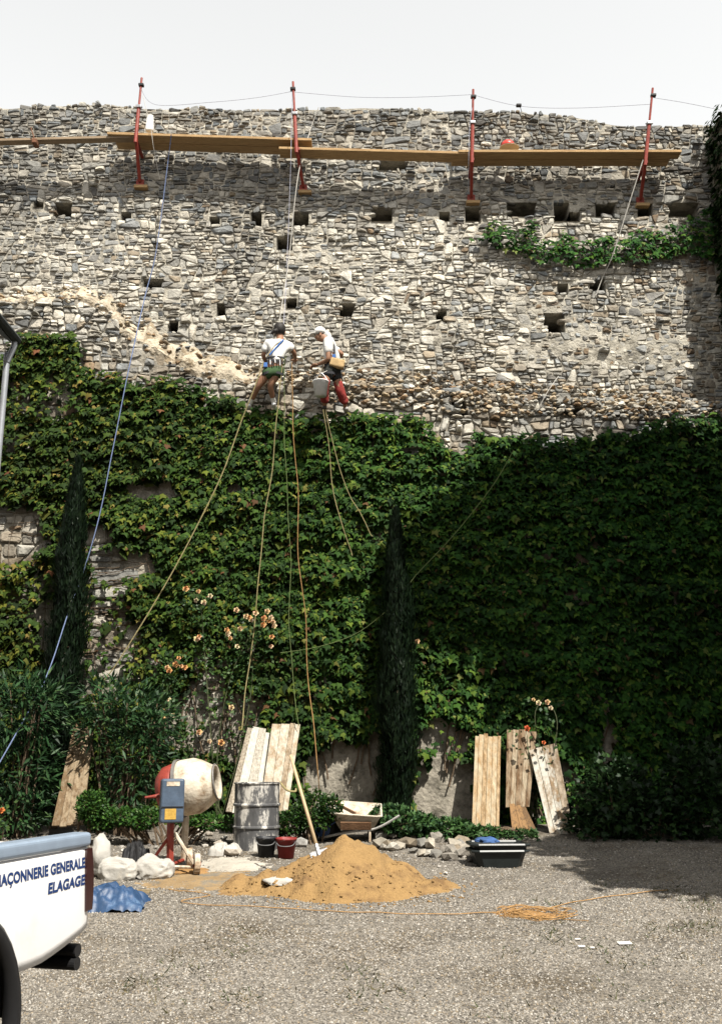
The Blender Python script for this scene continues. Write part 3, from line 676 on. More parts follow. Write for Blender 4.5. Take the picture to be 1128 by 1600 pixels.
# ================================================================ ropes
def rope(label, pts, r, col, name='rope', group='ropes hanging down the wall', wob=.03, cat='rope', seed=1):
    rr = random.Random(seed); L_ = smooth_line(pts, 9)
    L_ = [p + Vector((2.2 * wob * nz(p.z * .9 + seed * 7, seed * 3.1), wob * nz(p.z * 1.7, seed * 5.3), 0)) * (0 if i in (0, len(L_) - 1) else 1) for i, p in enumerate(L_)]; r *= .68
    m = mat('rope_%s' % col[0], col[1], .9, .25, 25., .3, 90.)
    return tag(MB().tube(L_, r, 5).build(name, m, org=L_[-1]), label, cat, group)
BLU, WHT, YEL, GRN, ORG_, PAL = ('blue', (.13, .17, .29)), ('white', (.42, .40, .36)), ('yellow', (.25, .21, .10)), ('green', (.10, .13, .045)), ('orange', (.27, .155, .06)), ('pale', (.34, .34, .40))
WD = lambda l, d=.22: [P(a, b, (YL if b > 560 or len(c) else YU) - d) for a, b, *c in l]
rope('blue and white rope running down the left side from the scaffold to the shrubs', [P(268, 210, Yo), P(262, 260, Yo + .3), P(245, 390, YU - .16), P(228, 460, YU - .14), P(212, 530, YL - .2), P(192, 625, YL - .4), P(150, 830, 16.4), P(112, 945, 16.2), P(75, 1052, 15.6), P(35, 1130, 15.0), P(-20, 1225, 14.4)], .014, BLU, wob=.006)
rope('white rope from the wall top down to the left climber', [P(498, 168, YU - .1), P(483, 210, Yo + .6), P(466, 275, YU - .5), P(452, 400, 16.75), P(440, 480, 16.6), P(432, 540, 16.45)], .012, WHT, seed=2, wob=.004)
rope('pale rope hanging from the second red post', [P(457, 140, Yo), P(455, 230, Yo - .06), P(453, 290, Yo + .1), P(448, 420, 16.8), P(441, 545, 16.42)], .008, PAL, seed=3, wob=.004)
rope('white rope hanging from the fourth red post across the creeper', [P(1004, 250, Yo - .02), P(985, 310, 16.7), P(958, 395, 16.9), P(940, 435, YU - .1), P(930, 462, YU - .06)], .014, WHT, seed=4, wob=.004)
rope('grey rope end lying on the rubble ledge at the right', [P(872, 588, YL - .15), P(855, 612, YL - .2), P(842, 636, YL - .16)], .013, WHT, seed=5, wob=.004)
rope('thick pale rope slanting from the left climber down to the lower left', [P(412, 566, 16.3), P(396, 612, 16.32), P(375, 665, 16.4), P(345, 745, 16.4), P(300, 838, 16.4), P(240, 945, 16.35), P(185, 1035, 16.3), P(155, 1072, 16.3)], .015, YEL, seed=6, wob=.005)
rope('yellowish rope falling straight below the left climber', [P(441, 560, 16.3), P(436, 640, 16.4), P(425, 730, 16.5), P(412, 830, 16.5), P(403, 920, 16.5), P(396, 1010, 16.5), P(386, 1090, 16.4), P(378, 1140, 16.2)], .013, YEL, seed=7)
rope('thin greenish rope beside the orange rope below the climbers', [P(447, 556, 16.3), P(446, 640, 16.4), P(449, 780, 16.5), P(453, 930, 16.5), P(460, 1060, 16.45), P(468, 1135, 16.3)], .009, GRN, seed=8)
rope('orange yellow rope hanging from between the climbers to the ground', [P(456, 566, 16.55), P(459, 640, 16.5), P(463, 770, 16.5), P(472, 920, 16.45), P(482, 1050, 16.4), P(490, 1140, 16.0), P(499, 1220, 15.8), G(503, 1292)], .011, ORG_, seed=9)
rope('left one of the yellow ropes below the right climber', [P(505, 640, 16.3), P(512, 690, 16.4), P(522, 760, 16.5), P(535, 822, 16.5), P(550, 868, 16.55)], .011, YEL, seed=10)
rope('right one of the yellow ropes below the right climber', [P(509, 640, 16.28), P(522, 700, 16.4), P(545, 770, 16.5), P(562, 800, 16.5), P(582, 838, 16.55)], .011, YEL, seed=11)
rope('green rope slanting across the ivy right of the centre', [P(802, 704, YL - .35), P(770, 758, YL - .4), P(712, 832, YL - .45), P(655, 893, YL - .55), P(640, 912, YL - .7)], .011, GRN, seed=12, wob=.004)
rope('thin green rope sagging across the ivy near the peach roses', [P(612, 948, YL - .8), P(560, 988, YL - .5), P(500, 1010, YL - .45), P(438, 1020, YL - .45)], .009, GRN, seed=13, wob=.004)
rope('thin rope between the first and second guard posts', [P(221, 140, Yo), P(245, 164, Yo + .1), P(330, 160, Yo), P(400, 153, Yo), P(457, 143, Yo)], .006, PAL, 'safety_line', 'safety lines between the posts', .001, seed=14)
rope('thin rope between the second and third guard posts', [P(459, 144, Yo), P(560, 152, Yo), P(650, 152, Yo), P(738, 148, Yo)], .006, PAL, 'safety_line', 'safety lines between the posts', .001, seed=15)
rope('thin rope between the third and fourth guard posts', [P(741, 149, Yo), P(812, 166, Yo), P(900, 169, Yo), P(1017, 163, Yo)], .006, PAL, 'safety_line', 'safety lines between the posts', .001, seed=16)
rope('thin rope running right from the fourth guard post', [P(1021, 153, Yo), P(1070, 161, Yo), P(1124, 172, Yo + .2)], .006, PAL, 'safety_line', 'safety lines between the posts', .001, seed=17)
c = P(810, 165, Yo); tag(MB().box(c, (.1, .07, .05), bev=.015).tube([c + Vector((.02, 0, 0)), c + Vector((.05, 0, -.14))], .006, 4).build('rope_pulley', BLACK), 'small black pulley on the safety line at the wall top', 'pulley')
rope('white rope looped down from the leftmost red post', [P(224, 150, Yo), P(236, 200, Yo - .03), P(240, 228, Yo - .02), P(250, 280, YU - .3)], .007, WHT, seed=18, wob=.004)
rope('thin pale rope hanging beside the third red post', [P(741, 155, Yo), P(734, 190, Yo - .03), P(732, 250, Yo - .02), P(731, 300, YU - .2)], .006, PAL, seed=19, wob=.003)

# ================================================================ the two climbers
SKIN = mat('skin', (.26, .135, .08), .6, .12, 9., .05, 40.)
SHIRT = mat('white_shirt', (.66, .65, .62), .95, .06, 9., .35, 18.)
HAIR = mat('dark_hair', (.015, .012, .01), .6, .2, 30., .3, 60.)
def skinned(joints, edges, root, sub=2):
    names = list(joints); me = bpy.data.meshes.new('s'); me.from_pydata([joints[n][0] for n in names], [(names.index(a), names.index(b)) for a, b in edges], [])
    o = bpy.data.objects.new('s', me); COL.objects.link(o); o.modifiers.new('skin', 'SKIN').use_smooth_shade = True
    sd = me.skin_vertices[0].data
    for i, n in enumerate(names):
        r = joints[n][1]; sd[i].radius = r if isinstance(r, tuple) else (r, r); sd[i].use_root = (n == root)
    s_ = o.modifiers.new('sub', 'SUBSURF'); s_.levels = s_.render_levels = sub
    dg = bpy.context.evaluated_depsgraph_get(); out = bpy.data.meshes.new_from_object(o.evaluated_get(dg)); bpy.data.objects.remove(o); return out
def mesh_to_mb(mb, me): mb.add([v.co.copy() for v in me.vertices], [list(p.vertices) for p in me.polygons]); return mb
def wrinkle(me, amp=.012, s=9.):
    for v in me.vertices: v.co += v.normal * amp * ((1 - abs(nz(v.co.x, v.co.y, v.co.z * .7, s)) * 2.4) + .6 * nz(v.co.x, v.co.y, v.co.z, s * 2.3))
    return me
def chain(s): n = s.split(); return list(zip(n, n[1:]))
def hand(mb, wrist, toward, palm_n, s=1.):
    """palm and five bent fingers"""
    d = Vector(toward).normalized(); n = Vector(palm_n).normalized(); sd = d.cross(n).normalized(); n = sd.cross(d)
    M = Matrix((sd, n, d)).transposed(); w_ = Vector(wrist); mb.box(w_ + d * .055 * s, (.085 * s, .032 * s, .10 * s), M, bev=.013 * s)
    for i, (off, ln) in enumerate(((-.031, .072), (-.011, .084), (.010, .080), (.030, .064))):
        a = w_ + d * .10 * s + sd * off * s; b = a + (d * .8 - n * .5) * ln * .5 * s; c = b + (d * .2 - n) * ln * .5 * s
        mb.tube([a - d * .02 * s, a, b, c], [.0095 * s, .0095 * s, .0088 * s, .007 * s], 6)
    a = w_ + d * .035 * s - sd * .04 * s; b = a + (d * .5 - sd * .7) * .045 * s; c = b + (d * .8 - n * .4) * .035 * s
    mb.tube([a, b, c], [.0115 * s, .0105 * s, .008 * s], 6)
def person(name, label, loc): return thing(name, label, 'person', loc, 'climbers roped to the wall')
def shoe(heel, toe, up, m, parent):
    h, t = Vector(heel), Vector(toe); d = (t - h).normalized(); me = skinned({'a': (h + d * .02, (.042, .045)), 'b': (h.lerp(t, .5), (.045, .038)), 'c': (t, (.038, .028))}, chain('a b c'), 'a')
    return finish('shoe', me, m, parent, True)

# ---- left climber, seen from behind, seat in the harness, both feet on the wall
def climber_a():
    J = {}
    hip = P(429, 576, 16.42); chest = P(435, 545, 16.44); neck = P(438, 531, 16.46); head = P(437, 520, 16.48)
    t = person('person', 'climber seen from behind in white T-shirt, green shorts and dark hair', P(428, 640, YL - .3))
    lk, lf, lt = P(403, 604, 16.47), P(391, 630, 16.68), P(388, 636, 16.78)
    rk, rf, rt = P(422, 602, 16.45), P(428, 628, 16.66), P(429, 636, 16.77)
    J.update(hip=(hip, (.135, .11)), waist=(hip.lerp(chest, .5), (.125, .09)), chest=(chest, (.155, .105)), neck=(neck, .055), skull0=(head + Vector((0, 0, -.04)), .07), skull=(head + Vector((0, .01, .06)), .095),
             nose=(head + Vector((.01, .11, 0)), .02),
             lh=(hip + Vector((-.10, 0, -.06)), .095), lk=(lk, .062), lc=(lk.lerp(lf, .35), .06), lf=(lf, .038), lt=(lt, .035),
             rh=(hip + Vector((.08, 0, -.07)), .095), rk=(rk, .062), rc=(rk.lerp(rf, .35), .06), rf=(rf, .038), rt=(rt, .035),
             ls=(chest + Vector((-.185, .01, .09)), .06), le=(P(411, 556, 16.50), .042), lw=(P(419, 572, 16.70), .03),
             rs=(chest + Vector((.19, .01, .07)), .06), re=(P(460, 552, 16.54), .042), rw=(P(462, 562, 16.78), .03))
    E = chain('hip waist chest neck skull0 skull') + chain('skull0 nose') + chain('hip lh lk lc lf lt') + chain('hip rh rk rc rf rt') + chain('chest ls le lw') + chain('chest rs re rw')
    mb = MB(); mesh_to_mb(mb, skinned(J, E, 'hip')); hand(mb, J['lw'][0], (.1, .7, -.3), (0, -.3, 1)); hand(mb, J['rw'][0], (-.2, .9, .1), (0, 0, 1))
    body = mb.build('body', SKIN, t, smooth=True)
    S = {'w': (hip.lerp(chest, .12), (.158, .122)), 'm': (hip.lerp(chest, .6), (.155, .115)), 'c': (chest, (.175, .12)), 'n': (neck + Vector((0, 0, -.035)), .075), 'ls': (J['ls'][0], .085), 'le': (J['ls'][0].lerp(J['le'][0], .72), .075), 'rs': (J['rs'][0], .085), 're': (J['rs'][0].lerp(J['re'][0], .72), .075)}
    finish('t_shirt', wrinkle(skinned(S, chain('w m c n') + chain('c ls le') + chain('c rs re'), 'w')), SHIRT, t, True)
    H = {'a': (hip + Vector((0, 0, .05)), (.155, .125)), 'h': (hip + Vector((0, -.02, -.06)), (.2, .15)), 'l': (J['lh'][0], .125), 'lk': (J['lh'][0].lerp(lk, .42), .115), 'r': (J['rh'][0], .125), 'rk': (J['rh'][0].lerp(rk, .42), .115)}
    finish('shorts', wrinkle(skinned(H, chain('a h l lk') + chain('h r rk'), 'a')), mat('green_cloth', (.045, .085, .035), .95, .2, 8., .3, 20.), t, True)
    hm = MB(); M = Matrix.Translation(head + Vector((0, -.015, .065))); hm.lathe([(.02, -.13), (.085, -.10), (.108, -.02), (.105, .05), (.07, .10), (.015, .118)], M, 16)
    hm.tube([head + Vector((-.03, -.09, .0)), head + Vector((-.09, -.11, -.02)), head + Vector((-.14, -.09, -.07))], [.05, .04, .012], 8)
    finish('hair', hm.mesh(), HAIR, t, True)
    for k in (-.085, .095): MB().box(head + Vector((k, .02, .02)), (.02, .035, .06), bev=.008).build('ear', SKIN, t)
    HB = mat('harness_dark', (.03, .03, .035), .8, .3, 20.); hb = MB()
    c = hip.lerp(chest, .38)
    for z in (-.035, .025): hb.lathe([(.17, z - .02), (.175, z), (.17, z + .02)], Matrix.Translation(c) @ Matrix.Diagonal((1, .8, 1, 1)), 20, cap=False)
    for k in (-1, 1): hb.lathe([(.118, -.02), (.12, .02)], Matrix.Translation(J['lh' if k < 0 else 'rh'][0] + Vector((0, 0, -.05))) @ Matrix.Rotation(k * .3, 4, 'Y'), 14, cap=False)
    hb.build('harness', HB, t)
    sb_ = MB().tube(smooth_line([c + Vector((-.1, -.13, .06)), chest + Vector((.02, -.135, .02)), chest + Vector((.10, -.1, .13))], 4), .014, 6); sb_.build('strap', mat('blue_strap', (.05, .13, .35), .8, .1, 9.), t)
    sb2 = MB().tube(smooth_line([c + Vector((-.15, -.1, .05)), chest + Vector((-.02, -.138, .04)), chest + Vector((.12, -.06, .15))], 4), .009, 6); sb2.build('strap', mat('tan_strap', (.5, .42, .28), .8, .1, 9.), t)
    for i in range(7):
        q = c + Vector((-.13 + i * .042, -.15 + .012 * abs(i - 3), -.03)); MB().tube([q, q + Vector((.008, -.01, -.07 - .02 * (i % 3)))], .011, 6).build('carabiner', mat('alloy', (.6, .6, .6), .35, .1, 9., 0, metal=.6) if i % 2 else HB, t)
    MB().box(c + Vector((-.17, -.1, -.12)), (.07, .06, .09), bev=.015).build('pouch', mat('blue_strap'), t)
    SH = mat('white_shoe', (.6, .6, .6), .7, .15, 20.)
    for k, f in (('lf', lt), ('rf', rt)):
        a = J[k][0]; MB().tube([a + (J[k[0] + 'k'][0] - a) * .28, a], [.046, .044], 10).build('sock', SHIRT, t); shoe(a + Vector((0, -.06, -.03)), f + Vector((0, .04, -.03)), (0, 0, 1), SH, t)
climber_a()

# ---- right climber, seen from the side, bent forward over the ledge, white cap
def climber_b():
    hip = P(521, 578, 16.42); chest = P(518, 545, 16.42); neck = P(509, 531, 16.42); head = P(500, 525, 16.42)
    t = person('person', 'climber bent to the left in white T-shirt, white cap and red trousers', P(525, 640, YL - .3))
    lk, lf, lt = P(506, 603, 16.30), P(508, 632, 16.5), P(506, 640, 16.62)
    rk, rf, rt = P(530, 606, 16.44), P(540, 634, 16.62), P(538, 641, 16.72)
    J = dict(hip=(hip, (.12, .125)), waist=(hip.lerp(chest, .5), (.11, .11)), chest=(chest, (.125, .14)), neck=(neck, .055), skull0=(head + Vector((.02, 0, -.03)), .065), skull=(head + Vector((-.005, 0, .045)), .088),
             nose=(head + Vector((-.10, -.005, -.03)), .018), chin=(head + Vector((-.06, 0, -.08)), .035),
             lh=(hip + Vector((-.07, -.08, -.06)), .09), lk=(lk, .062), lc=(lk.lerp(lf, .35), .056), lf=(lf, .04), lt=(lt, .034),
             rh=(hip + Vector((.05, .06, -.06)), .09), rk=(rk, .062), rc=(rk.lerp(rf, .35), .056), rf=(rf, .04), rt=(rt, .034),
             ls=(chest + Vector((-.05, -.17, .08)), .058), le=(P(513, 562, 16.22), .043), lw=(P(497, 570, 16.42), .032),
             rs=(chest + Vector((-.03, .16, .08)), .058), re=(P(536, 553, 16.6), .043), rw=(P(520, 567, 16.76), .032))
    E = chain('hip waist chest neck skull0 skull') + chain('skull0 nose') + chain('skull0 chin') + chain('hip lh lk lc lf lt') + chain('hip rh rk rc rf rt') + chain('chest ls le lw') + chain('chest rs re rw')
    mb = MB(); mesh_to_mb(mb, skinned(J, E, 'hip')); hand(mb, J['lw'][0], (-.9, .3, -.1), (0, 0, 1)); hand(mb, J['rw'][0], (-.9, .3, 0), (0, 0, 1)); mb.build('body', SKIN, t, smooth=True)
    S = {'w': (hip.lerp(chest, .3), (.135, .14)), 'm': (hip.lerp(chest, .6), (.138, .145)), 'c': (chest, (.145, .165)), 'n': (neck + Vector((.02, 0, -.03)), .075), 'ls': (J['ls'][0], .082), 'le': (J['ls'][0].lerp(J['le'][0], .7), .072), 'rs': (J['rs'][0], .082), 're': (J['rs'][0].lerp(J['re'][0], .7), .072)}
    finish('t_shirt', wrinkle(skinned(S, chain('w m c n') + chain('c ls le') + chain('c rs re'), 'w')), SHIRT, t, True)
    TR = mat('red_trousers', (.22, .03, .025), .9, .25, 8., .3, 20.); DK = mat('dark_shorts', (.02, .022, .02), .9, .25, 8., .3, 20.)
    H = {'a': (hip + Vector((0, 0, .05)), (.14, .145)), 'h': (hip + Vector((0, 0, -.06)), (.14, .15)), 'l': (J['lh'][0], .11), 'lk': (J['lh'][0].lerp(lk, .6), .092), 'r': (J['rh'][0], .11), 'rk': (J['rh'][0].lerp(rk, .6), .095)}
    finish('shorts', wrinkle(skinned(H, chain('a h l lk') + chain('h r rk'), 'a')), DK, t, True)
    for k in 'lr':
        a, b, c = J[k + 'h'][0], J[k + 'k'][0], J[k + 'f'][0]
        finish('trouser_leg', wrinkle(skinned({'a': (a.lerp(b, .45), .088), 'b': (b, .08), 'c': (b.lerp(c, .5), .076), 'd': (b.lerp(c, .93), .066)}, chain('a b c d'), 'a')), TR, t, True)
    cm = MB(); M = Matrix.Translation(head + Vector((0, 0, .055))) @ Matrix.Rotation(-.12, 4, 'Y'); cm.lathe([(.104, -.02), (.108, .02), (.098, .065), (.06, .10), (.012, .112)], M, 18); cap = cm.build('cap', SHIRT, t, smooth=True)
    MB().lathe([(.09, -.008), (.095, 0), (.088, .008)], Matrix.Translation(head + Vector((-.105, 0, .035))) @ Matrix.Rotation(-.25, 4, 'Y') @ Matrix.Diagonal((1, .85, 1, 1)), 16).build('peak', SHIRT, cap)
    MB().tube(smooth_line([head + Vector((.09, 0, .06)), head + Vector((.15, 0, -.02)), neck + Vector((.08, 0, -.02))], 4), [.06, .06, .06, .06, .055, .055, .05, .045, .04], 8).build('neck_flap', SHIRT, cap)
    for k in (-.085, .085): MB().box(head + Vector((.015, k, 0)), (.035, .018, .06), bev=.007).build('ear', SKIN, t)
    for k in (-.03, .03): MB().box(head + Vector((-.088, k, .012)), (.012, .022, .014), bev=.004).build('eye', HAIR, t)
    HB = mat('harness_dark'); c = hip.lerp(chest, .22); hb = MB()
    for z in (-.035, .03): hb.lathe([(.158, z - .02), (.163, z), (.158, z + .02)], Matrix.Translation(c), 20, cap=False)
    for k in 'lr': hb.lathe([(.112, -.02), (.114, .02)], Matrix.Translation(J[k + 'h'][0] + Vector((0, 0, -.06))), 14, cap=False)
    hb.build('harness', HB, t)
    MB().tube(smooth_line([c + Vector((.05, -.16, .05)), chest + Vector((.05, -.17, .02)), chest + Vector((-.0, -.13, .18))], 4), .014, 6).build('strap', mat('grey_strap', (.12, .12, .13), .8, .1, 9.), t)
    MB().box(c + Vector((.02, -.18, .09)), (.06, .05, .07), bev=.015).build('ascender', mat('blue_strap'), t)
    MB().box(c + Vector((.08, -.15, -.03)), (.26, .13, .16), Matrix.Rotation(.25, 3, 'Y'), bev=.04).build('tool_bag', mat('tan_canvas', (.40, .28, .14), .95, .25, 9., .4, 25.), t)
    MB().tube([c + Vector((.15, -.17, .02)), c + Vector((.20, -.19, .05)), c + Vector((.22, -.18, -.02)), c + Vector((.16, -.17, -.06))], .02, 6).build('coiled_tape', mat('pale_strap', (.6, .56, .42), .8, .1, 9.), t)
    SH = mat('dark_shoe', (.05, .045, .04), .7, .2, 20.)
    shoe(lf + Vector((0, -.04, -.03)), lt + Vector((0, .03, -.03)), 0, SH, t); shoe(rf + Vector((.02, -.04, -.03)), rt + Vector((.02, .03, -.03)), 0, mat('grey_shoe', (.34, .32, .3), .7, .2, 20.), t)
climber_b()
# bucket hanging at the right climber's knee, stones and tool on the ledge in front of him
b0 = P(501, 619, 16.12); bk = thing('hanging_bucket', 'pale bucket hanging in front of the right climber', 'bucket', b0)
MB().lathe([(.10, 0), (.135, .25), (.142, .255), (.142, .27), (.128, .268), (.095, .02)], Matrix.Translation(b0), 20).build('pail', mat('pale_plastic', (.58, .58, .56), .6, .15, 6.), bk, smooth=True)
MB().tube(smooth_line([b0 + Vector((-.135, 0, .26)), b0 + Vector((0, .02, .43)), b0 + Vector((.135, 0, .26))], 6), .006, 6).build('handle', STEEL, bk)
MB().tube([b0 + Vector((0, .02, .42)), P(515, 578, 16.3)], .008, 5).build('sling', mat('rope_white'), bk)
for i, (px, py, s_, c_) in enumerate(((468, 560, .12, LIGHT), (492, 578, .10, LIGHT), (478, 590, .12, MID), (466, 596, .10, LIGHT))):
    mb = MB(); rock(mb, P(px, py, YL - .02), s_, wr, c_)
    tag(mb.build('loose_stone', STONE, cols=True), 'loose stone on the wall between the two climbers', 'stone', 'loose stones between the climbers')
# ================================================================ roses
PEACH = mat('rose_petal', attr=True, rough=.7, var=.1, scale=40., bump=0, transl=.2)
def flower(parent, c, r, col, rnd):
    mb = MB(); c = Vector(c); fz = frame((rnd.uniform(-.4, .4), -1, rnd.uniform(.1, .7)))
    for ring, (k, rad, lift, op) in enumerate(((5, 1., 0., .95), (5, .72, .25, .6), (4, .42, .42, .3))):
        for i in range(k):
            a = 2 * math.pi * (i + .5 * ring) / k + rnd.uniform(-.2, .2); d = Vector((math.cos(a), math.sin(a), 0)); s_ = Vector((-math.sin(a), math.cos(a), 0))
            q = [Vector((0, 0, lift * r * .3)), d * r * rad * .6 + s_ * r * .42 * rad + Vector((0, 0, r * (lift + (1 - op) * .3))), d * r * rad * op + Vector((0, 0, r * (lift + (1 - op)))), d * r * rad * .6 - s_ * r * .42 * rad + Vector((0, 0, r * (lift + (1 - op) * .3)))]
            mb.col = tuple(x * rnd.uniform(.85, 1.1) for x in col); mb.add([c + fz @ v for v in q], [(0, 1, 2), (0, 2, 3)])
    mb.build('flower', PEACH, parent, cols=True)
def rose(label, base_px, canes, flowers, Y, cols, n, size=.055):
    b = P(*base_px, Y); b.z = ground_z(b.x, Y); t = thing('climbing_rose', label, 'rose', b, 'climbing roses on the wall'); fr = random.Random(3); sb = MB(); pts = []
    for ca in canes:
        L_ = smooth_line([b + Vector((fr.uniform(-.1, .1), 0, -.03))] + [P(px, py, Y + fr.uniform(-.1, .15)) for px, py in ca], 6); sb.tube(L_, [.014 - .009 * i / len(L_) for i in range(len(L_))], 5); pts += L_[len(L_) // 3:]
    sb.build('canes', mat('green_cane', (.05, .06, .025), .8, .3, 20.), t)
    p = np.array([tuple(pts[fr.randrange(len(pts))]) for _ in range(n)]) + rng.normal(0, .14, (n, 3)) * np.array([1, .6, 1])
    finish('foliage', leaves(p, rng.normal(0, 1, (n, 3)) + np.array([0, -.4, -.3]), rng.normal(0, .4, (n, 3)) + np.array([0, -.5, .8]), rng.uniform(.05, .085, n), SIMPLE, pick([(.03, .07, .018), (.05, .09, .022), (.018, .045, .014)], [.4, .3, .3], n)), LEAFM, t, kind='stuff')
    for px, py in flowers: flower(t, P(px, py, Y - .22 - fr.uniform(0, .12)), size * fr.uniform(.75, 1.2), fr.choice(cols), fr)
PC = [(.60, .36, .18), (.62, .42, .24), (.55, .28, .11), (.62, .48, .30)]
rose('tall climbing rose with clusters of peach flowers on the ivy', (350, 1286), [((340, 1180), (360, 1060), (400, 980), (425, 970)), ((330, 1150), (320, 1020), (312, 940), (290, 922)), ((300, 1180), (270, 1090), (262, 1045), (275, 1030)), ((380, 1150), (395, 1040), (372, 985)), ((300, 1200), (265, 1120), (255, 1090))],
     [(291, 920), (311, 924), (307, 938), (319, 941), (329, 931), (312, 994), (308, 998), (370, 953), (385, 963), (393, 968), (400, 958), (390, 965), (413, 966), (418, 955), (412, 976), (424, 965), (427, 972), (420, 971), (429, 978), (355, 984), (357, 990), (360, 997), (371, 1010), (425, 995), (424, 1010), (376, 982), (265, 1047), (280, 1028), (275, 1038), (262, 1043), (290, 1043), (284, 1041), (263, 1092), (255, 1110), (271, 1118), (255, 1121), (312, 1144), (362, 1105), (328, 1158), (346, 1160)], 16.55, PC, 1500)
rose('rose with pale flowers low on the shaded wall above the right panels', (870, 1310), [((850, 1200), (835, 1120), (850, 1090)), ((860, 1220), (870, 1130), (855, 1095))], [(833, 1093), (841, 1098), (855, 1097), (860, 1106), (652, 1002)], 16.5, [(.62, .42, .22), (.6, .5, .32)], 90, .045)
rose('short rose with two orange red flowers behind the right panels', (835, 1300), [((828, 1220), (822, 1142)), ((840, 1220), (848, 1163))], [(823, 1138), (849, 1160)], 16.45, [(.50, .10, .03), (.55, .14, .04)], 50, .05)
rose('low rose with an orange flower behind the pickup', (-10, 1300), [((-8, 1290), (0, 1272))], [(4, 1266), (-12, 1280)], 14.4, [(.55, .16, .04)], 120, .05)

# ================================================================ timber panels leaning on the wall
def panel(label, tl, tr_, bl, br, Yt, Yb, boards, col, colb, stain, name='timber_panel', group='timber panels leaning on the wall', jag=.05, seed=0, th=.03, wm=(.45, .6)):
    """corner pixels; Yt and Yb are the depths of the top and of the foot"""
    A_, B_, C_, D_ = P(*bl, Yb), P(*br, Yb), P(*tr_, Yt), P(*tl, Yt); rnd = random.Random(seed)
    t = thing(name, label, 'panel', (A_ + B_) / 2, group); n = (B_ - A_).cross(D_ - A_).normalized()
    if n.y > 0: n = -n
    cuts = [0.]; [cuts.append(cuts[-1] + rnd.uniform(.7, 1.3)) for _ in range(boards)]; cuts = [c / cuts[-1] for c in cuts]
    m1 = mat(label[:40] + ' b', tuple(c * .8 for c in col), .9, .3, 3., .35, 26., col2=colb, c2=(wm[0] - .05, wm[1] - .1), c2scale=stain, stretch=(9, 9, .3))
    m2 = mat(label[:40] + ' c', tuple(a * .35 + b * .65 for a, b in zip(col, colb)), .9, .35, 3., .35, 26., col2=tuple(c * .7 for c in colb), c2=(.45, .6), c2scale=stain, stretch=(9, 9, .5))
    m = m0 = mat(label[:40], col, .9, .25, 3., .35, 26., col2=colb, c2=wm, c2scale=stain, stretch=(9, 9, .3))
    for i in range(boards):
        u0, u1 = cuts[i] + .006, cuts[i + 1] - .006; e0, e1 = rnd.uniform(-.01, .012), 1 - rnd.uniform(0, jag); o = n * rnd.uniform(0, .012)
        q = [A_.lerp(B_, u).lerp(D_.lerp(C_, u), v) + o for u, v in ((u0, e0), (u1, e0), (u1, e1), (u0, e1))]
        m = rnd.choices((m0, m1, m2), (.5, .25, .25))[0]
        mb = MB(); mb.add([x + n * th for x in q] + q, [(0, 1, 2, 3), (7, 6, 5, 4), (0, 4, 5, 1), (1, 5, 6, 2), (2, 6, 7, 3), (3, 7, 4, 0)]); mb.build('board', m, t)
    for v in (.2, .8):
        p, q = A_.lerp(D_, v) - n * .012, B_.lerp(C_, v) - n * .012; d = q - p
        MB().box((p + q) / 2 + n * -.012, (d.length * .96, .07, .022), Matrix((d.normalized(), n, d.normalized().cross(n))).transposed() @ Matrix.Rotation(math.pi / 2, 3, 'X'), bev=.003).build('batten', m, t)
    return t
W1, W2, BR, OCH = (.42, .40, .37), (.40, .37, .32), (.16, .10, .055), (.30, .17, .07)
panel('white spattered timber panel behind the oil drum', (388, 1136), (424, 1142), (353, 1270), (405, 1274), 16.6, 15.6, 4, (.44, .41, .35), (.20, .16, .11), 5., seed=1, wm=(.55, .75))
panel('pale timber panel with a brown stripe behind the oil drum and shovel', (426, 1128), (470, 1130), (405, 1274), (448, 1280), 16.5, 15.5, 4, (.42, .38, .31), (.24, .17, .10), 1.2, seed=2, wm=(.42, .66))
panel('upright timber panel with ochre stains, leftmost of the three right panels', (742, 1145), (782, 1148), (736, 1301), (779, 1303), 16.6, 15.95, 6, (.42, .365, .26), (.28, .17, .075), 1.3, jag=.05, seed=3, wm=(.36, .66))
panel('middle right timber panel with a dark brown stain', (791, 1138), (838, 1142), (789, 1262), (826, 1262), 16.65, 16.25, 5, (.40, .345, .25), (.15, .085, .04), 1.1, seed=4, jag=.03, wm=(.36, .64))
panel('tilted grey white timber panel at the right with brown streaks', (826, 1172), (869, 1162), (864, 1327), (898, 1312), 16.5, 15.7, 4, (.42, .395, .34), (.19, .13, .075), .9, seed=5, jag=.012, wm=(.48, .64))
panel('short rusty ochre board under the middle right panel', (795, 1258), (818, 1258), (802, 1328), (852, 1330), 16.2, 15.6, 3, (.26, .15, .065), (.10, .06, .03), 3., seed=6, jag=.1)
panel('weathered grey brown boards leaning at the left beside the pickup', (118, 1128), (148, 1138), (82, 1292), (131, 1290), 16.0, 14.9, 4, (.24, .185, .12), (.13, .085, .045), 2., seed=7, jag=.05)

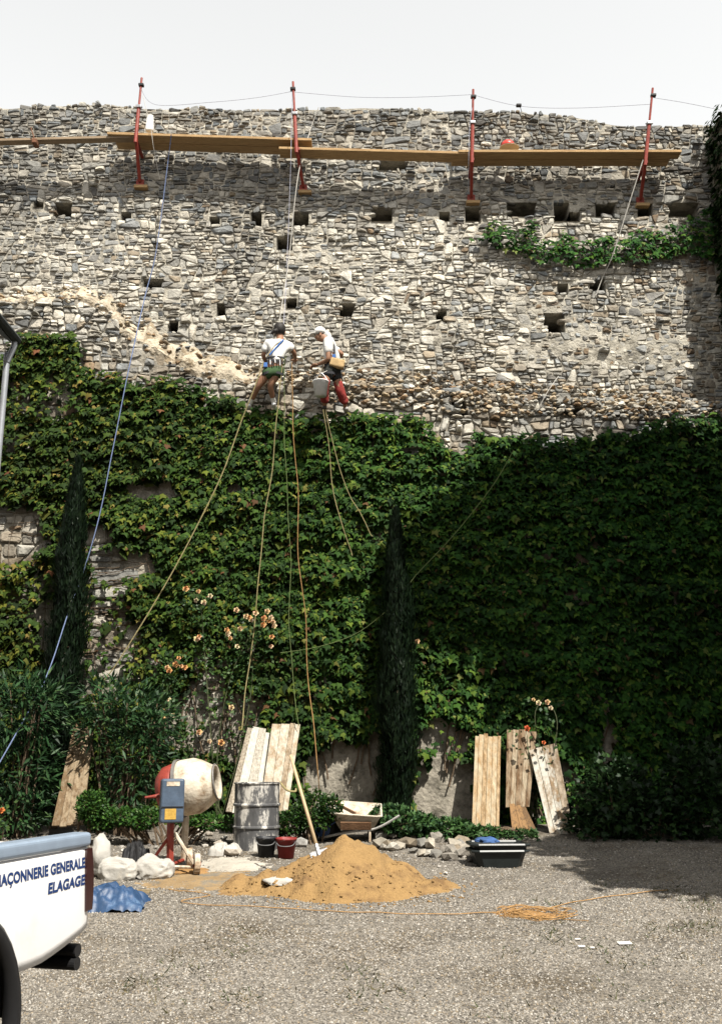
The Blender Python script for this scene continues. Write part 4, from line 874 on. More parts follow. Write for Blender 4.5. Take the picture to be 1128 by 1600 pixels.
# ================================================================ concrete mixer
MBLUE = mat('blue_grey_paint', (.06, .085, .125), .45, .25, 8., .1, 40., col2=(.2, .2, .2), c2=(.6, .68), c2scale=9.)
CREAM = mat('cement_cream', (.52, .46, .37), .9, .3, 5., .5, 20., col2=(.24, .165, .10), c2=(.47, .64), c2scale=4.)
mg = G(270, 1366); Ym = mg.y; mx_ = thing('concrete_mixer', 'concrete mixer with cream drum, blue motor box and red stand', 'concrete mixer', mg)
q = lambda px, py, dy=0.: P(px, py, Ym + dy)
ax0, ax1 = q(281, 1232, .26), q(338, 1222, .22); axd = (ax1 - ax0); Lm = axd.length; M = Matrix.Translation(ax0) @ frame(axd, (0, 0, 1)).to_4x4()
dr = MB().lathe([(.29, -.02), (.33, .02), (.335, .06), (.335, .22), (.30, .31), (.235, Lm - .05), (.205, Lm), (.215, Lm + .02), (.195, Lm + .02), (.19, Lm - .02), (.22, Lm - .08), (.29, .28), (.30, .1), (.05, .06)], M, 36).build('drum', CREAM, mx_, smooth=True)
MB().lathe([(.34, -.01), (.352, -.01), (.352, .03), (.34, .03)], M, 36, cap=False).build('ring_gear', mat('dirty_steel', (.16, .15, .14), .6, .3, 9., .2, 40., metal=.3), dr)
MB().lathe([(.217, Lm), (.226, Lm + .012), (.217, Lm + .025)], M, 36, cap=False).build('rim', mat('dirty_steel'), dr)
MB().lathe([(.12, -.27), (.20, -.25), (.285, -.17), (.31, -.06), (.30, -.025)], M, 30).build('drum_bowl', RED, mx_, smooth=True)
MB().tube([q(262, 1240, .05), q(243, 1244, 0), q(227, 1246, -.02)], [.03, .022, .012], 8).build('tilt_lever', RED, mx_)
def tbox(c, size, rx, rz): return (c, size, Matrix.Rotation(rz, 3, 'Z') @ Matrix.Rotation(rx, 3, 'X'))
bc = q(269, 1251, -.22); box = MB().box(*tbox(bc, (.27, .27, .50), -.05, .25), bev=.035).build('motor_box', MBLUE, mx_)
rm = Matrix.Rotation(.25, 3, 'Z') @ Matrix.Rotation(-.05, 3, 'X'); fc = bc + rm @ Vector((0, -.137, 0))
MB().box(fc + rm @ Vector((.0, 0, .19)), (.15, .006, .05), rm).build('label_plate', CREAM, box)
MB().box(fc + rm @ Vector((-.02, 0, -.15)), (.13, .008, .12), rm, bev=.003).build('warning_plate', mat('ochre_plate', (.42, .26, .05), .7, .2, 15.), box)
MB().box(fc + rm @ Vector((0, -.002, -.07)), (.25, .012, .012), rm).build('seam', BLACK, box)
MB().box(bc + Vector((.04, .3, -.08)), (.10, .30, .16), bev=.02).build('yoke', MBLUE, mx_)
MB().tube([q(267, 1280, -.1), q(266, 1352, -.1)], .042, 4).build('leg', RED, mx_)
MB().tube([q(267, 1304, -.08), q(240, 1342, -.12)], .02, 6).build('leg', RED, mx_)
MB().tube([q(291, 1268, .38), q(288, 1344, .38)], .045, 6).build('leg', CREAM, mx_)
MB().tube([q(274, 1302, .1), q(304, 1350, -.1)], .022, 6).build('leg', CREAM, mx_)
MB().tube([q(266, 1354, -.1), q(308, 1355, -.05)], .02, 6).build('base_bar', CREAM, mx_)
MB().tube([q(266, 1352, -.1), q(290, 1342, .42)], .02, 6).build('base_bar', RED, mx_)
for px, py, dy in ((308, 1353, -.06), (296, 1338, .42)):
    c = q(px, py, dy); c.z = ground_z(c.x, c.y) + .125; Mw = Matrix.Translation(c) @ frame((1, .25, 0), (0, 0, 1)).to_4x4()
    wh = MB().lathe([(.09, -.03), (.12, -.032), (.127, 0), (.12, .032), (.09, .03)], Mw, 20).build('wheel', CREAM, mx_); MB().lathe([(.03, -.045), (.03, .045)], Mw, 10).build('hub', RED, wh)

# ================================================================ oil drum, buckets, shovel
od = G(397, 1330); ot = thing('oil_drum', 'dented steel oil drum spattered with white paint', 'oil drum', od)
DRUM = mat('spattered_drum', (.11, .11, .112), .55, .4, 6., .25, 20., metal=.25, col2=(.50, .48, .44), c2=(.49, .57), c2scale=6., stretch=(1, 1, .45))
s_ = 1 / (FPX / (od.y * CP)); hr = 35 * s_; hh = .90; Mo = Matrix.Translation(od - Vector((0, -hr * .8, .01)))
pr = [(hr * .97, 0), (hr, .012), (hr, .29), (hr * 1.06, .303), (hr * 1.06, .322), (hr, .335), (hr, .585), (hr * 1.06, .598), (hr * 1.06, .617), (hr, .63), (hr, hh - .02), (hr * 1.05, hh - .014), (hr * 1.05, hh), (hr * .98, hh), (hr * .96, hh - .05), (hr * .95, .1)]
MB().lathe(pr, Mo, 40).build('shell', DRUM, ot)
MB().lathe([(hr * .955, .70), (hr * .5, .705), (.01, .706)], Mo, 30).build('water', mat('murky_water', (.10, .09, .075), .1, .1, 3., 0), ot)
rp = smooth_line([Mo @ Vector((hr * 1.0, .02, hh + .005)), Mo @ Vector((hr * 1.35, -.05, hh - .10)), Mo @ Vector((hr * 1.7, -.02, hh - .12)), Mo @ Vector((hr * 1.72, .1, hh - .09))], 6)
tag(MB().tube(rp, .014, 6).build('rope', mat('rope_yellow')), 'short yellow rope hanging over the edge of the oil drum', 'rope')
def bucket(label, px, py, r, h, col, name='bucket', band=None):
    b = G(px, py); b.z = ground_z(b.x, b.y) + .003; t = thing(name, label, 'bucket', b, 'buckets by the oil drum'); Mb = Matrix.Translation(b)
    m = mat('plastic_' + label[:6], col, .5, .25, 8., .1, 30., col2=tuple(min(1, c * .7 + .15) for c in col), c2=(.6, .7), c2scale=9.)
    MB().lathe([(r * .74, 0), (r * .97, h - .03), (r * 1.03, h - .03), (r * 1.03, h), (r * .97, h), (r * .94, h - .03), (r * .72, .02)], Mb, 28).build('pail', m, t, smooth=True)
    MB().lathe([(r * .88, h - .10), (.01, h - .08)], Mb, 20).build('mortar', CREAM, t)
    MB().tube(smooth_line([Mb @ Vector((-r, 0, h - .02)), Mb @ Vector((-r * .6, -r * .9, h - .09)), Mb @ Vector((r * .6, -r * .9, h - .09)), Mb @ Vector((r, 0, h - .02))], 6), .006, 6).build('handle', STEEL, t)
bucket('black plastic bucket in front of the oil drum', 416, 1339, .135, .25, (.02, .021, .024))
bucket('red plastic bucket beside the black bucket', 447, 1340, .135, .25, (.20, .025, .022))

# ================================================================ sand pile
pc = G(548, 1386); SANDM = mat('building_sand', (.275, .17, .068), .97, .25, 3., .8, 40., col2=(.12, .07, .03), c2=(.48, .66), c2scale=3., bdist=.03)
def pile_h(x, y):
    r1 = math.hypot((x + .05) / 1.05, (y - .06) / .95); a = max(0, 1 - r1); h = .57 * (a ** 1.08) / (.75 + .25 * a)
    r2 = math.hypot((x + .62) / .62, (y - .05) / .62); h = max(h, .34 * max(0, 1 - r2) ** .9)
    r2 = math.hypot((x + .88) / .62, (y + .02) / .42); h = max(h, .24 * max(0, 1 - r2) ** .8)
    r3 = math.hypot((x - .62) / .72, (y + .02) / .46); h = max(h, .12 * max(0, 1 - r3 ** 2))
    r4 = math.hypot((x + .85) / .85, (y + .15) / .45); h = max(h, .07 * max(0, 1 - r4 ** 2))
    e = .055 * fbm(x, y, 2., 4.) + .07 * nz(x, y, 6., 2.2) - .06 * max(0, nz(x, y, 9., 3.5)) + .035 * nz(x, y, 3., 9.) + .02 * nz(x, y, 5., 19.)
    return h + e * min(1, h * 9) - .03
mb = MB(); n_ = 110; xs = np.linspace(-1.9, 1.75, n_); ys = np.linspace(-1.15, 1.2, 80)
for y in ys:
    for x in xs: mb.v.append((pc.x + x, pc.y + y, ground_z(pc.x + x, pc.y + y) + pile_h(x, y))); mb.c.append((0, 0, 0))
for j in range(len(ys) - 1):
    for i in range(n_ - 1):
        a = j * n_ + i
        if max(pile_h(xs[i], ys[j]), pile_h(xs[i + 1], ys[j]), pile_h(xs[i], ys[j + 1]), pile_h(xs[i + 1], ys[j + 1])) > -.028: mb.f.append((a, a + 1, a + n_ + 1, a + n_))
sr_ = random.Random(4)
for _ in range(420):
    a = sr_.uniform(0, 6.28); r_ = sr_.uniform(.3, 1.35) ** .8; x, y = r_ * math.cos(a) * 1.1, r_ * math.sin(a) * .9; h_ = pile_h(x, y)
    rock(mb, (pc.x + x, pc.y + y, ground_z(pc.x + x, pc.y + y) + max(0, h_) + .004), sr_.uniform(.008, .03), sr_, (0, 0, 0))
tag(mb.build('sand_pile', SANDM, smooth=True), 'heap of ochre building sand in the middle of the courtyard', 'sand pile')
# thrown sand and cement on the ground round the mixer
def spill(name, label, cat, px, py, hw, hd, m, amp=.02, seed=0):
    c = G(px, py); mb = MB(); N_ = 34; ok = {}
    for j in range(N_):
        for i in range(N_):
            x, y = (i / (N_ - 1) * 2 - 1), (j / (N_ - 1) * 2 - 1); r = math.hypot(x, y) + .38 * fbm(x, y, seed, 1.8)
            h = amp * max(-.6, 1 - r ** 2 * 1.3) + .010 * nz(x, y, seed, 6.); X, Y_ = c.x + x * hw, c.y + y * hd
            mb.v.append((X, Y_, ground_z(X, Y_) + h)); mb.c.append((0, 0, 0)); ok[i, j] = h > -.004
    for j in range(N_ - 1):
        for i in range(N_ - 1):
            if ok[i, j] or ok[i + 1, j] or ok[i, j + 1] or ok[i + 1, j + 1]: a = j * N_ + i; mb.f.append((a, a + 1, a + N_ + 1, a + N_))
    tag(mb.build(name, m, smooth=True), label, cat)
CEM = mat('cement_powder', (.36, .33, .28), .97, .2, 5., .5, 40.)
spill('sand_spill', 'thin ochre sand spilled in front of the concrete mixer', 'sand', 318, 1375, .75, .65, mat('thin_sand', (.24, .165, .085), .97, .25, 3., .6, 40., col2=(.15, .13, .10), c2=(.5, .6), c2scale=4.), .014, 1)
spill('cement_spill', 'pale cement spilled between the mixer and the buckets', 'cement', 365, 1352, .5, .6, CEM, .016, 2)
spill('sand_spill', 'small patch of orange sand under the mixer wheels', 'sand', 290, 1362, .32, .32, mat('orange_sand', (.27, .15, .055), .97, .25, 3., .6, 40.), .02, 3)
def lump(name, label, cat, c, size, m, seed, rough=.25, sub=3, rotz=0., flat=0., group=None, pinch=0.):
    bm = bmesh.new(); bmesh.ops.create_icosphere(bm, subdivisions=sub, radius=1.); mb = MB()
    for v in bm.verts:
        d = v.co.copy(); k = 1 + rough * fbm(d.x, d.y, d.z + seed * 3.7, 1.5) + rough * .5 * abs(nz(d.x, d.y, d.z + seed, 3.4)) - pinch * abs(nz(d.x, d.y, d.z + seed * 2, 2.2))
        v.co = Vector((d.x * size[0], d.y * size[1], d.z * size[2])) * k
        if v.co.z < -size[2] * flat: v.co.z = -size[2] * flat
    Mr = Matrix.Rotation(rotz, 3, 'Z'); mb.add([Vector(c) + Mr @ v.co for v in bm.verts], [[v.index for v in f.verts] for f in bm.faces]); bm.free()
    return tag(mb.build(name, m, smooth=True), label, cat, group)
c = G(442, 1392); c = Vector((c.x, c.y + .08, c.z + .075)); lump('cement_heap', 'white cement dumped on the left flank of the sand pile', 'cement', c, (.27, .22, .08), mat('white_cement', (.40, .38, .345), .97, .15, 5., .5, 30.), 4, .5)
c = G(404, 1385); lump('cement_heap', 'small white cement lump left of the sand pile', 'cement', c + Vector((0, 0, .03)), (.11, .09, .06), mat('white_cement'), 5, .5)
# shovel
a, b = P(454, 1180, pc.y + .55), Vector((pc.x - .40, pc.y + .12, 0)); b = P(496, 1326, pc.y + .12)
sh = thing('shovel', 'long wooden handled shovel stuck upright in the sand pile', 'shovel', b); d = (b - a).normalized()
MB().tube([a, a.lerp(b, .5), b], [.017, .02, .021], 8).build('handle', mat('ash_wood', (.44, .33, .20), .7, .2, 6., .15, 40., stretch=(9, 9, 1)), sh, smooth=True)
Mb = Matrix((Vector((1, 0, 0)) - d * d.x, d.cross(Vector((1, 0, 0))), d)).transposed()
for i in range(3): Mb.col[i].normalize() if False else None
MB().box(b + d * .17, (.22, .02, .30), Mb, bev=.008, taper=.7).tube([b - d * .05, b + d * .08], [.024, .03], 8).build('blade', STEEL, sh)

# ================================================================ wheelbarrow
wb = G(560, 1316); Yw = wb.y; wt = thing('wheelbarrow', 'old cream wheelbarrow with a blue wheel behind the sand pile', 'wheelbarrow', wb); q = lambda px, py, dy=0.: P(px, py, Yw + dy)
def hull(mb, lo, hi, th=.012):
    n = len(lo); L_ = [Vector(v) for v in lo]; H_ = [Vector(v) for v in hi]; cl = sum(L_, Vector()) / n; ch = sum(H_, Vector()) / n
    Li = [v + (cl - v).normalized() * th + Vector((0, 0, th)) for v in L_]; Hi = [v + (ch - v).normalized() * th for v in H_]
    mb.add(L_ + H_ + Li + Hi, [tuple(range(n))[::-1], tuple(range(2 * n, 3 * n))] + [f for i in range(n) for j in [(i + 1) % n] for f in ((i, j, n + j, n + i), (n + i, n + j, 3 * n + j, 3 * n + i), (3 * n + i, 3 * n + j, 2 * n + j, 2 * n + i))]); return mb
tz = q(556, 1262).z; bz = tz - .30
def rr(cx, cy, z, w_, d_, k=.08, tl=0., ty=0.): return [(cx + sx * (w_ - (k if c1 else 0)), cy + sy * (d_ - (0 if c1 else k)), z + tl * sx + ty * sy) for sx, sy, c1 in ((-1, -1, 1), (1, -1, 1), (1, -1, 0), (1, 1, 0), (1, 1, 1), (-1, 1, 1), (-1, 1, 0), (-1, -1, 0))]
cx, cy = q(556, 1270).x, Yw + .15
hull(MB(), rr(cx + .01, cy + .02, bz, .24, .18), rr(cx, cy, tz - .02, .36, .33, .08, -.02, .07)).build('tray', CREAM, wt)
hp_ = rr(cx, cy, tz - .02, .367, .337, .08, -.02, .07); MB().tube(hp_ + [hp_[0]], .014, 6).build('rim', CREAM, wt)
lump_m = mat('rusty_mud', (.18, .10, .055), .95, .3, 8., .4, 30.)
MB().box((cx, cy - .27, bz + .06), (.44, .02, .12), Matrix.Rotation(.45, 3, 'X'), bev=.005).build('rust_patch', lump_m, wt)
for sy in (-.2, .24): MB().tube(smooth_line([(cx - .50, cy + sy * .25, bz - .12), (cx - .1, cy + sy, bz - .03), (cx + .28, cy + sy * 1.2, bz + .02), (cx + .62, cy + sy * 1.35, bz + .20)], 5), .018, 6).build('handle', mat('grey_tube', (.30, .29, .27), .6, .2, 9.), wt)
for sy in (-.2, .24): MB().tube([(cx + .20, cy + sy * 1.1, bz + .02), (cx + .20, cy + sy * 1.15, ground_z(cx, cy) + .005), ], .018, 6).build('leg', CREAM, wt)
wc = Vector((cx - .47, cy - .02, ground_z(cx - .47, cy) + .175)); Mw = Matrix.Translation(wc) @ frame((.25, 1, 0), (0, 0, 1)).to_4x4()
wh = MB().lathe([(.12, -.04), (.16, -.045), (.175, 0), (.16, .045), (.12, .04)], Mw, 22, cap=False).build('wheel', BLACK, wt)
MB().lathe([(.035, -.05), (.12, -.03), (.122, .03), (.035, .05)], Mw, 18).build('rim', mat('blue_enamel', (.04, .08, .20), .5, .2, 9.), wh)
MB().tube([wc + Vector((0, -.09, 0)), (cx - .30, cy - .16, bz + .10), (cx - .42, cy - .2, tz + .03)], .014, 6).build('fork', mat('blue_enamel'), wt)
MB().box((cx - .18, cy - .05, tz + .0), (.03, .5, .04), Matrix.Rotation(.8, 3, 'Z') @ Matrix.Rotation(.3, 3, 'X'), bev=.005).build('mixing_stick', lump_m, wt)
# black sheeting bundle behind the wheelbarrow wheel
c = G(512, 1312); lump('plastic_sheet', 'crumpled black plastic sheet beside the wheelbarrow wheel', 'plastic sheet', c + Vector((0, .1, .12)), (.17, .14, .20), BLACK, 3, .6, flat=.6)

# ================================================================ stone block, rubble, tubs
c = G(601, 1307); BL = mat('concrete_block', (.22, .205, .165), .95, .25, 6., .6, 30.)
tag(MB().box(c + Vector((0, .12, .10)), (.50, .24, .19), Matrix.Rotation(-.06, 3, 'Z'), bev=.018).build('stone_block', BL), 'long grey stone block behind the wheelbarrow leg', 'stone block')
rb = random.Random(21)
RBM = mat('rubble', attr=True, rough=.95, var=.35, scale=9., bump=.5, bscale=22., col2=(.13, .10, .068), c2=(.57, .68), c2scale=7.)
def rubble(label, group, spots, cols, s0, s1):
    for i, (px, py) in enumerate(spots):
        g = G(px, py); s_ = rb.uniform(s0, s1); mb = MB(); rock(mb, Vector((g.x, g.y, ground_z(g.x, g.y) + s_ * .38)), s_, rb, (lambda k_, c_: tuple(c * k_ for c in c_))(rb.uniform(.75, 1.15), rb.choice(cols)))
        tag(mb.build('rubble_stone', RBM, cols=True), label, 'stone', group)
RC = [(.30, .27, .22), (.23, .21, .18), (.36, .335, .29), (.20, .165, .12), (.16, .152, .135)]
spots = [(600 + 150 * (i + rb.uniform(-.3, .3)) / 13, 1312 + 14 * (i / 13) + rb.uniform(-5, 5) + dy) for dy in (-2, 10, 18) for i in range(14)]
rubble('broken stone in the heap along the foot of the wall right of the sand', 'broken stones in a row by the wall', [s for s in spots if rb.random() < .82], RC, .09, .17)
rubble('pale broken stone lying between the mixer and the oil drum', 'pale stones behind the mixer', [(300, 1290), (316, 1300), (328, 1306), (338, 1300), (350, 1312), (345, 1322), (325, 1315), (357, 1330), (338, 1334), (250, 1290), (310, 1312), (365, 1338)], [(.42, .38, .32), (.50, .47, .42), (.34, .30, .25)], .07, .14)
rubble('grey stone lying behind the red bucket', 'grey stones by the red bucket', [(466, 1302), (478, 1312), (470, 1322)], [(.30, .29, .27)], .10, .15)
rubble('small pale stone lying on the gravel near the mixer and the sacks', 'small stones on the gravel', [(rb.uniform(160, 360), rb.uniform(1296, 1350)) for _ in range(22)] + [(rb.uniform(560, 760), rb.uniform(1335, 1370)) for _ in range(14)], [(.44, .41, .36), (.30, .28, .25), (.12, .11, .1)], .025, .055)
def tub(label, c, w_, d_, h, rz):
    t = thing('mortar_tub', label, 'tub', c, 'black mortar tubs'); Mr = Matrix.Translation(c) @ Matrix.Rotation(rz, 4, 'Z'); mb = MB(); hull(mb, rr(0, 0, 0, w_ * .8, d_ * .8, .06), rr(0, 0, h, w_, d_, .07)); mb.v = [tuple(Mr @ Vector(v)) for v in mb.v]; mb.build('basin', BLACK2, t)
    e = [Mr @ Vector(v) for v in rr(0, 0, h, w_ + .015, d_ + .015, .07)]; MB().tube(e + [e[0]], .02, 6).build('rim', BLACK2, t)
BLACK2 = mat('tub_black', (.016, .02, .02), .38, .2, 8., .05, 40.)
g = G(781, 1357); g.z = ground_z(g.x, g.y); g = g + Vector((0, .25, 0)); tub('lower black mortar tub of the stack near the right panels', g, .33, .24, .20, .1)
tub('upper black mortar tub nested in the other by the right panels', g + Vector((.01, 0, .085)), .34, .245, .19, .06)
lump('blue_cloth', 'blue cloth lying on the stacked black tubs', 'cloth', g + Vector((-.10, .05, .29)), (.13, .1, .05), mat('blue_cloth', (.04, .09, .22), .9, .3, 12., .4, 25.), 8, .8)
# ================================================================ sacks and blue sheet behind the pickup
def sack(label, px, py, size, seed, rz):
    """half empty paper sack: flattened pillow, creased, with pinched ends"""
    c = G(px, py); bm = bmesh.new(); bmesh.ops.create_icosphere(bm, subdivisions=5, radius=1.); mb = MB(); Mr = Matrix.Rotation(rz, 3, 'Z')
    for v in bm.verts:
        d = v.co.copy(); s_ = lambda a: math.copysign(abs(a) ** .6, a); x, y, z = s_(d.x), s_(d.y), s_(d.z) * (1 - .45 * abs(d.x) ** 3)
        crease = (1 - abs(nz(x, y, z + seed, 1.9)) * 2) * .15 + (1 - abs(nz(x * 1.3, y, z + seed * 2, 4.2)) * 2) * .045 + .25 * nz(x, y, seed, 1.1)
        p = Vector((x * size[0], y * size[1], z * size[2] * (1 + .5 * nz(x, y, seed + 4, 1.3)))) + d * crease * size[1]
        v.co = Vector((p.x, p.y, max(p.z, -size[2] * .75)))
    mb.add([c + Mr @ v.co + Vector((0, size[1] * .8, size[2] * .72)) for v in bm.verts], [[v.index for v in f.verts] for f in bm.faces]); bm.free()
    return tag(mb.build('cement_sack', SACK, smooth=True), label, 'sack')
SACK = mat('white_sack', (.37, .355, .325), .85, .15, 6., .5, 12., col2=(.36, .33, .28), c2=(.56, .66), c2scale=4.)
def crumple(name, label, cat, px, py, hw, hd, h, m, seed, fold=1., sharp=2.6, rot=0., ex=.55):
    """sheet or sack thrown on the ground: folded height field with an uneven outline and a skirt"""
    c = G(px, py); N_ = 40; mb = MB(); ok = {}; cr_, sr_ = math.cos(rot), math.sin(rot)
    for j in range(N_):
        for i in range(N_):
            x, y = (i / (N_ - 1) * 2 - 1), (j / (N_ - 1) * 2 - 1); r = max(abs(x), abs(y)) * .55 + math.hypot(x, y) * .45 + .28 * fbm(x, y, seed, 1.4); r = max(0., r)
            e = max(0, 1 - r ** sharp); f = 1 - abs(nz(x + .3 * nz(x, y, seed + 2, 2), y, seed + 5, 2.1)) * 1.6
            z = h * (e ** ex) * (.45 + .55 * f) * fold + h * .12 * (1 - abs(nz(x, y, seed + 9., 5.5)) * 2) * e ** .3
            X, Y_ = c.x + (x * cr_ - y * sr_) * hw, c.y + (x * sr_ + y * cr_) * hd
            mb.v.append((X, Y_, ground_z(X, Y_) + (z if e > 0 else -.01))); mb.c.append((0, 0, 0)); ok[i, j] = e > 0
    for j in range(N_ - 1):
        for i in range(N_ - 1):
            if ok[i, j] or ok[i + 1, j] or ok[i, j + 1] or ok[i + 1, j + 1]: a = j * N_ + i; mb.f.append((a, a + 1, a + N_ + 1, a + N_))
    return tag(mb.build(name, m, smooth=True), label, cat)
sack('crumpled white cement sack, right one of the two left of the mixer', 238, 1374, (.22, .15, .13), 3, .15)
sack('slumped white cement sack nearest the tail of the pickup', 182, 1376, (.21, .15, .13), 7, -.2)
crumple('plastic_sheet', 'black sheet standing in for the dark opening of the right white sack', 'plastic sheet', 210, 1366, .16, .2, .36, BLACK, 12.)  # black shape put in for the shaded mouth of the right sack
c = G(152, 1372); lump('cement_sack', 'upright full white sack right behind the pickup tail light', 'sack', c + Vector((0, .1, .22)), (.12, .15, .24), SACK, 11, .3, flat=.8)
crumple('tarpaulin', 'crumpled blue tarpaulin on the gravel behind the pickup', 'tarpaulin', 176, 1416, .36, .32, .22, mat('blue_tarp', (.022, .055, .125), .5, .3, 5., .35, 14., col2=(.06, .105, .18), c2=(.55, .66), c2scale=5., spec=.35), 17., sharp=2.0, ex=.9)
crumple('paper_bag', 'torn white paper bag on the ground by the oil drum', 'paper bag', 352, 1334, .22, .2, .13, SACK, 23.)
for (px, py, l, rz, lb) in ((205, 1396, .42, .1, 'thin grey lath lying on the gravel by the blue tarpaulin'), (212, 1399, .3, .02, 'short wooden lath lying beside the blue tarpaulin')):
    g = G(px, py); tag(MB().box(Vector((g.x, g.y, ground_z(g.x, g.y) + .03)), (l, .025, .018), Matrix.Rotation(rz, 3, 'Z'), bev=.003).build('lath', mat('lath_wood', (.22, .17, .10), .9)), lb, 'lath')
# white scraps
for i, (px, py, s1, s2) in enumerate(((975, 1477, .12, .06), (908, 1481, .06, .03), (902, 1470, .05, .02), (925, 1484, .04, .02))):
    g = G(px, py); tag(MB().box(Vector((g.x, g.y, ground_z(g.x, g.y) + .016)), (s1, s2, .008), Matrix.Rotation(.1, 3, 'Z') @ Matrix.Rotation(.12, 3, 'X'), bev=.002).build('paper_scrap', mat('paper', (.62, .61, .58), .9)), ['largest white scrap lying on the gravel at the right', 'pale scrap lying on the gravel left of the largest scrap', 'farthest pale scrap on the gravel at the right', 'small pale scrap between two others on the gravel'][i], 'scrap')

# orange rope on the ground
def ground_rope(label, px_pts, col=(.34, .20, .08), r=.005, seed=0):
    L_ = []
    for p in smooth_line([G(*p) for p in px_pts], 10):
        x = p.x + .03 * nz(p.x * 3, p.y * 3, seed); y = p.y + .04 * nz(p.x * 3, p.y * 3, seed + 5); L_.append((x, y, ground_z(x, y) + .016))
    tag(MB().tube(L_, r, 5).build('orange_rope', mat('rope_ground', col, .9, .25, 25., .3, 80.), org=L_[0]), label, 'rope', 'orange ropes on the gravel')
ground_rope('orange rope lying across the gravel in front of the sand pile', [(262, 1390), (330, 1400), (285, 1412), (420, 1420), (560, 1428), (680, 1430), (790, 1428)])
ground_rope('orange rope running from the coil to the shaded right side', [(860, 1420), (905, 1410), (960, 1402), (1000, 1396), (1042, 1391)], seed=3)
rc = random.Random(9); cc = G(835, 1430)
loops = []
for i in range(9):
    for k in range(12):
        a = 2 * math.pi * k / 12; loops.append((cc.x + (.16 + .2 * rc.random()) * math.cos(a) + .08 * math.sin(i * 1.7), cc.y + (.14 + .2 * rc.random()) * math.sin(a) + .1 * math.cos(i * 2.1)))
loops += [(cc.x + .2, cc.y - .2), (cc.x + .45, cc.y - .32)]
L_ = smooth_line([(x, y, ground_z(x, y) + .016 + .004 * (i % 9)) for i, (x, y) in enumerate(loops)], 3)
tag(MB().tube(L_, .0035, 5).build('orange_rope', mat('rope_ground')), 'loose coil of orange rope on the gravel at the right', 'rope', 'orange ropes on the gravel')

spill('sand_spill', 'small smear of orange sand under the rope coil on the gravel', 'sand', 822, 1428, .34, .26, mat('orange_sand'), .012, 6)
# weeds
def weeds():
    n = 1300; cl = [G(rb.uniform(200, 1120), rb.uniform(1440, 1590)) for _ in range(26)] + [G(rb.uniform(860, 1120), rb.uniform(1360, 1470)) for _ in range(18)] + [G(1105, 1440), G(1105, 1445), G(600, 1550), G(630, 1550), G(320, 1460), G(350, 1480)]
    k = rng.integers(0, len(cl), n); c = np.array([tuple(v) for v in cl])[k]; p = c + rng.normal(0, 1, (n, 3)) * np.array([.10, .14, 0]); p[:, 2] = [ground_z(a, b) for a, b in p[:, :2]]
    t = rng.normal(0, .6, (n, 3)); t[:, 2] = rng.uniform(.15, .8, n)
    o = finish('weeds', leaves(p, t, np.cross(t, rng.normal(0, 1, (n, 3))), rng.uniform(.03, .075, n), SPIKE, pick([(.045, .06, .02), (.08, .08, .035), (.13, .105, .055)], [.4, .3, .3], n)), LEAFM, kind='stuff'); tag(o, 'sparse weeds growing through the gravel', 'weeds')
weeds()

# ================================================================ house corner with downpipe, left edge
ZINC = mat('zinc', (.30, .315, .34), .45, .15, 6., .05, 30., metal=.35)
Yh = 12.5; pt, pb_ = P(17, 556, Yh), P(4, 690, Yh); X_ = (pt.x + pb_.x) / 2 - .035
ho = thing('house', 'corner of a house with dark eave and zinc downpipe at the left edge', 'house', (X_ - 2.5, 9, gz(9)))
ez = P(10, 512, Yh).z; hx = X_ - .16
MB().box((hx - 2.2, 8.3, (ez - .2) / 2), (4.4, 8.2, ez - .2), bev=.01).build('wall', mat('house_render', (.40, .35, .27), .95, .2, 2., .5, 20.), ho)
SL = mat('dark_slate', (.03, .035, .035), .7, .3, 6., .3, 20.)
rfm = MB(); y0, y1 = 3.9, 12.62; e = hx + .22
rfm.add([(e, y0, ez - .1), (e, y1, ez - .1), (hx - 2.2, y1, ez + 1.7), (hx - 2.2, y0, ez + 1.7), (hx - 4.7, y1, ez - .1), (hx - 4.7, y0, ez - .1)] + [(e, y0, ez - .22), (e, y1, ez - .22), (hx - 2.2, y1, ez + 1.55), (hx - 2.2, y0, ez + 1.55), (hx - 4.7, y1, ez - .22), (hx - 4.7, y0, ez - .22)],
        [(0, 1, 2, 3), (3, 2, 4, 5), (6, 9, 8, 7), (9, 11, 10, 8), (0, 6, 7, 1), (1, 7, 8, 2), (2, 8, 10, 4), (4, 10, 11, 5), (5, 11, 9, 3), (3, 9, 6, 0)])
rf_ = rfm.build('roof', SL, ho)
MB().tube([(e + .03, y0, ez - .16), (e + .03, y1 - .05, ez - .16)], .06, 8).build('gutter', SL, rf_)
dp = MB().tube(smooth_line([(e + .02, Yh, ez - .2), (e + .01, Yh, ez - .30), (X_ + .0, Yh, ez - .52), (X_, Yh, ez - .68), (X_, Yh, 3.), (X_, Yh, gz(Yh))], 6), .040, 12).build('downpipe', ZINC, ho, smooth=True)
for z in (2., 4.): MB().tube([(X_, Yh, z - .02), (X_, Yh, z + .02)], .052, 12).build('pipe_clip', ZINC, dp)

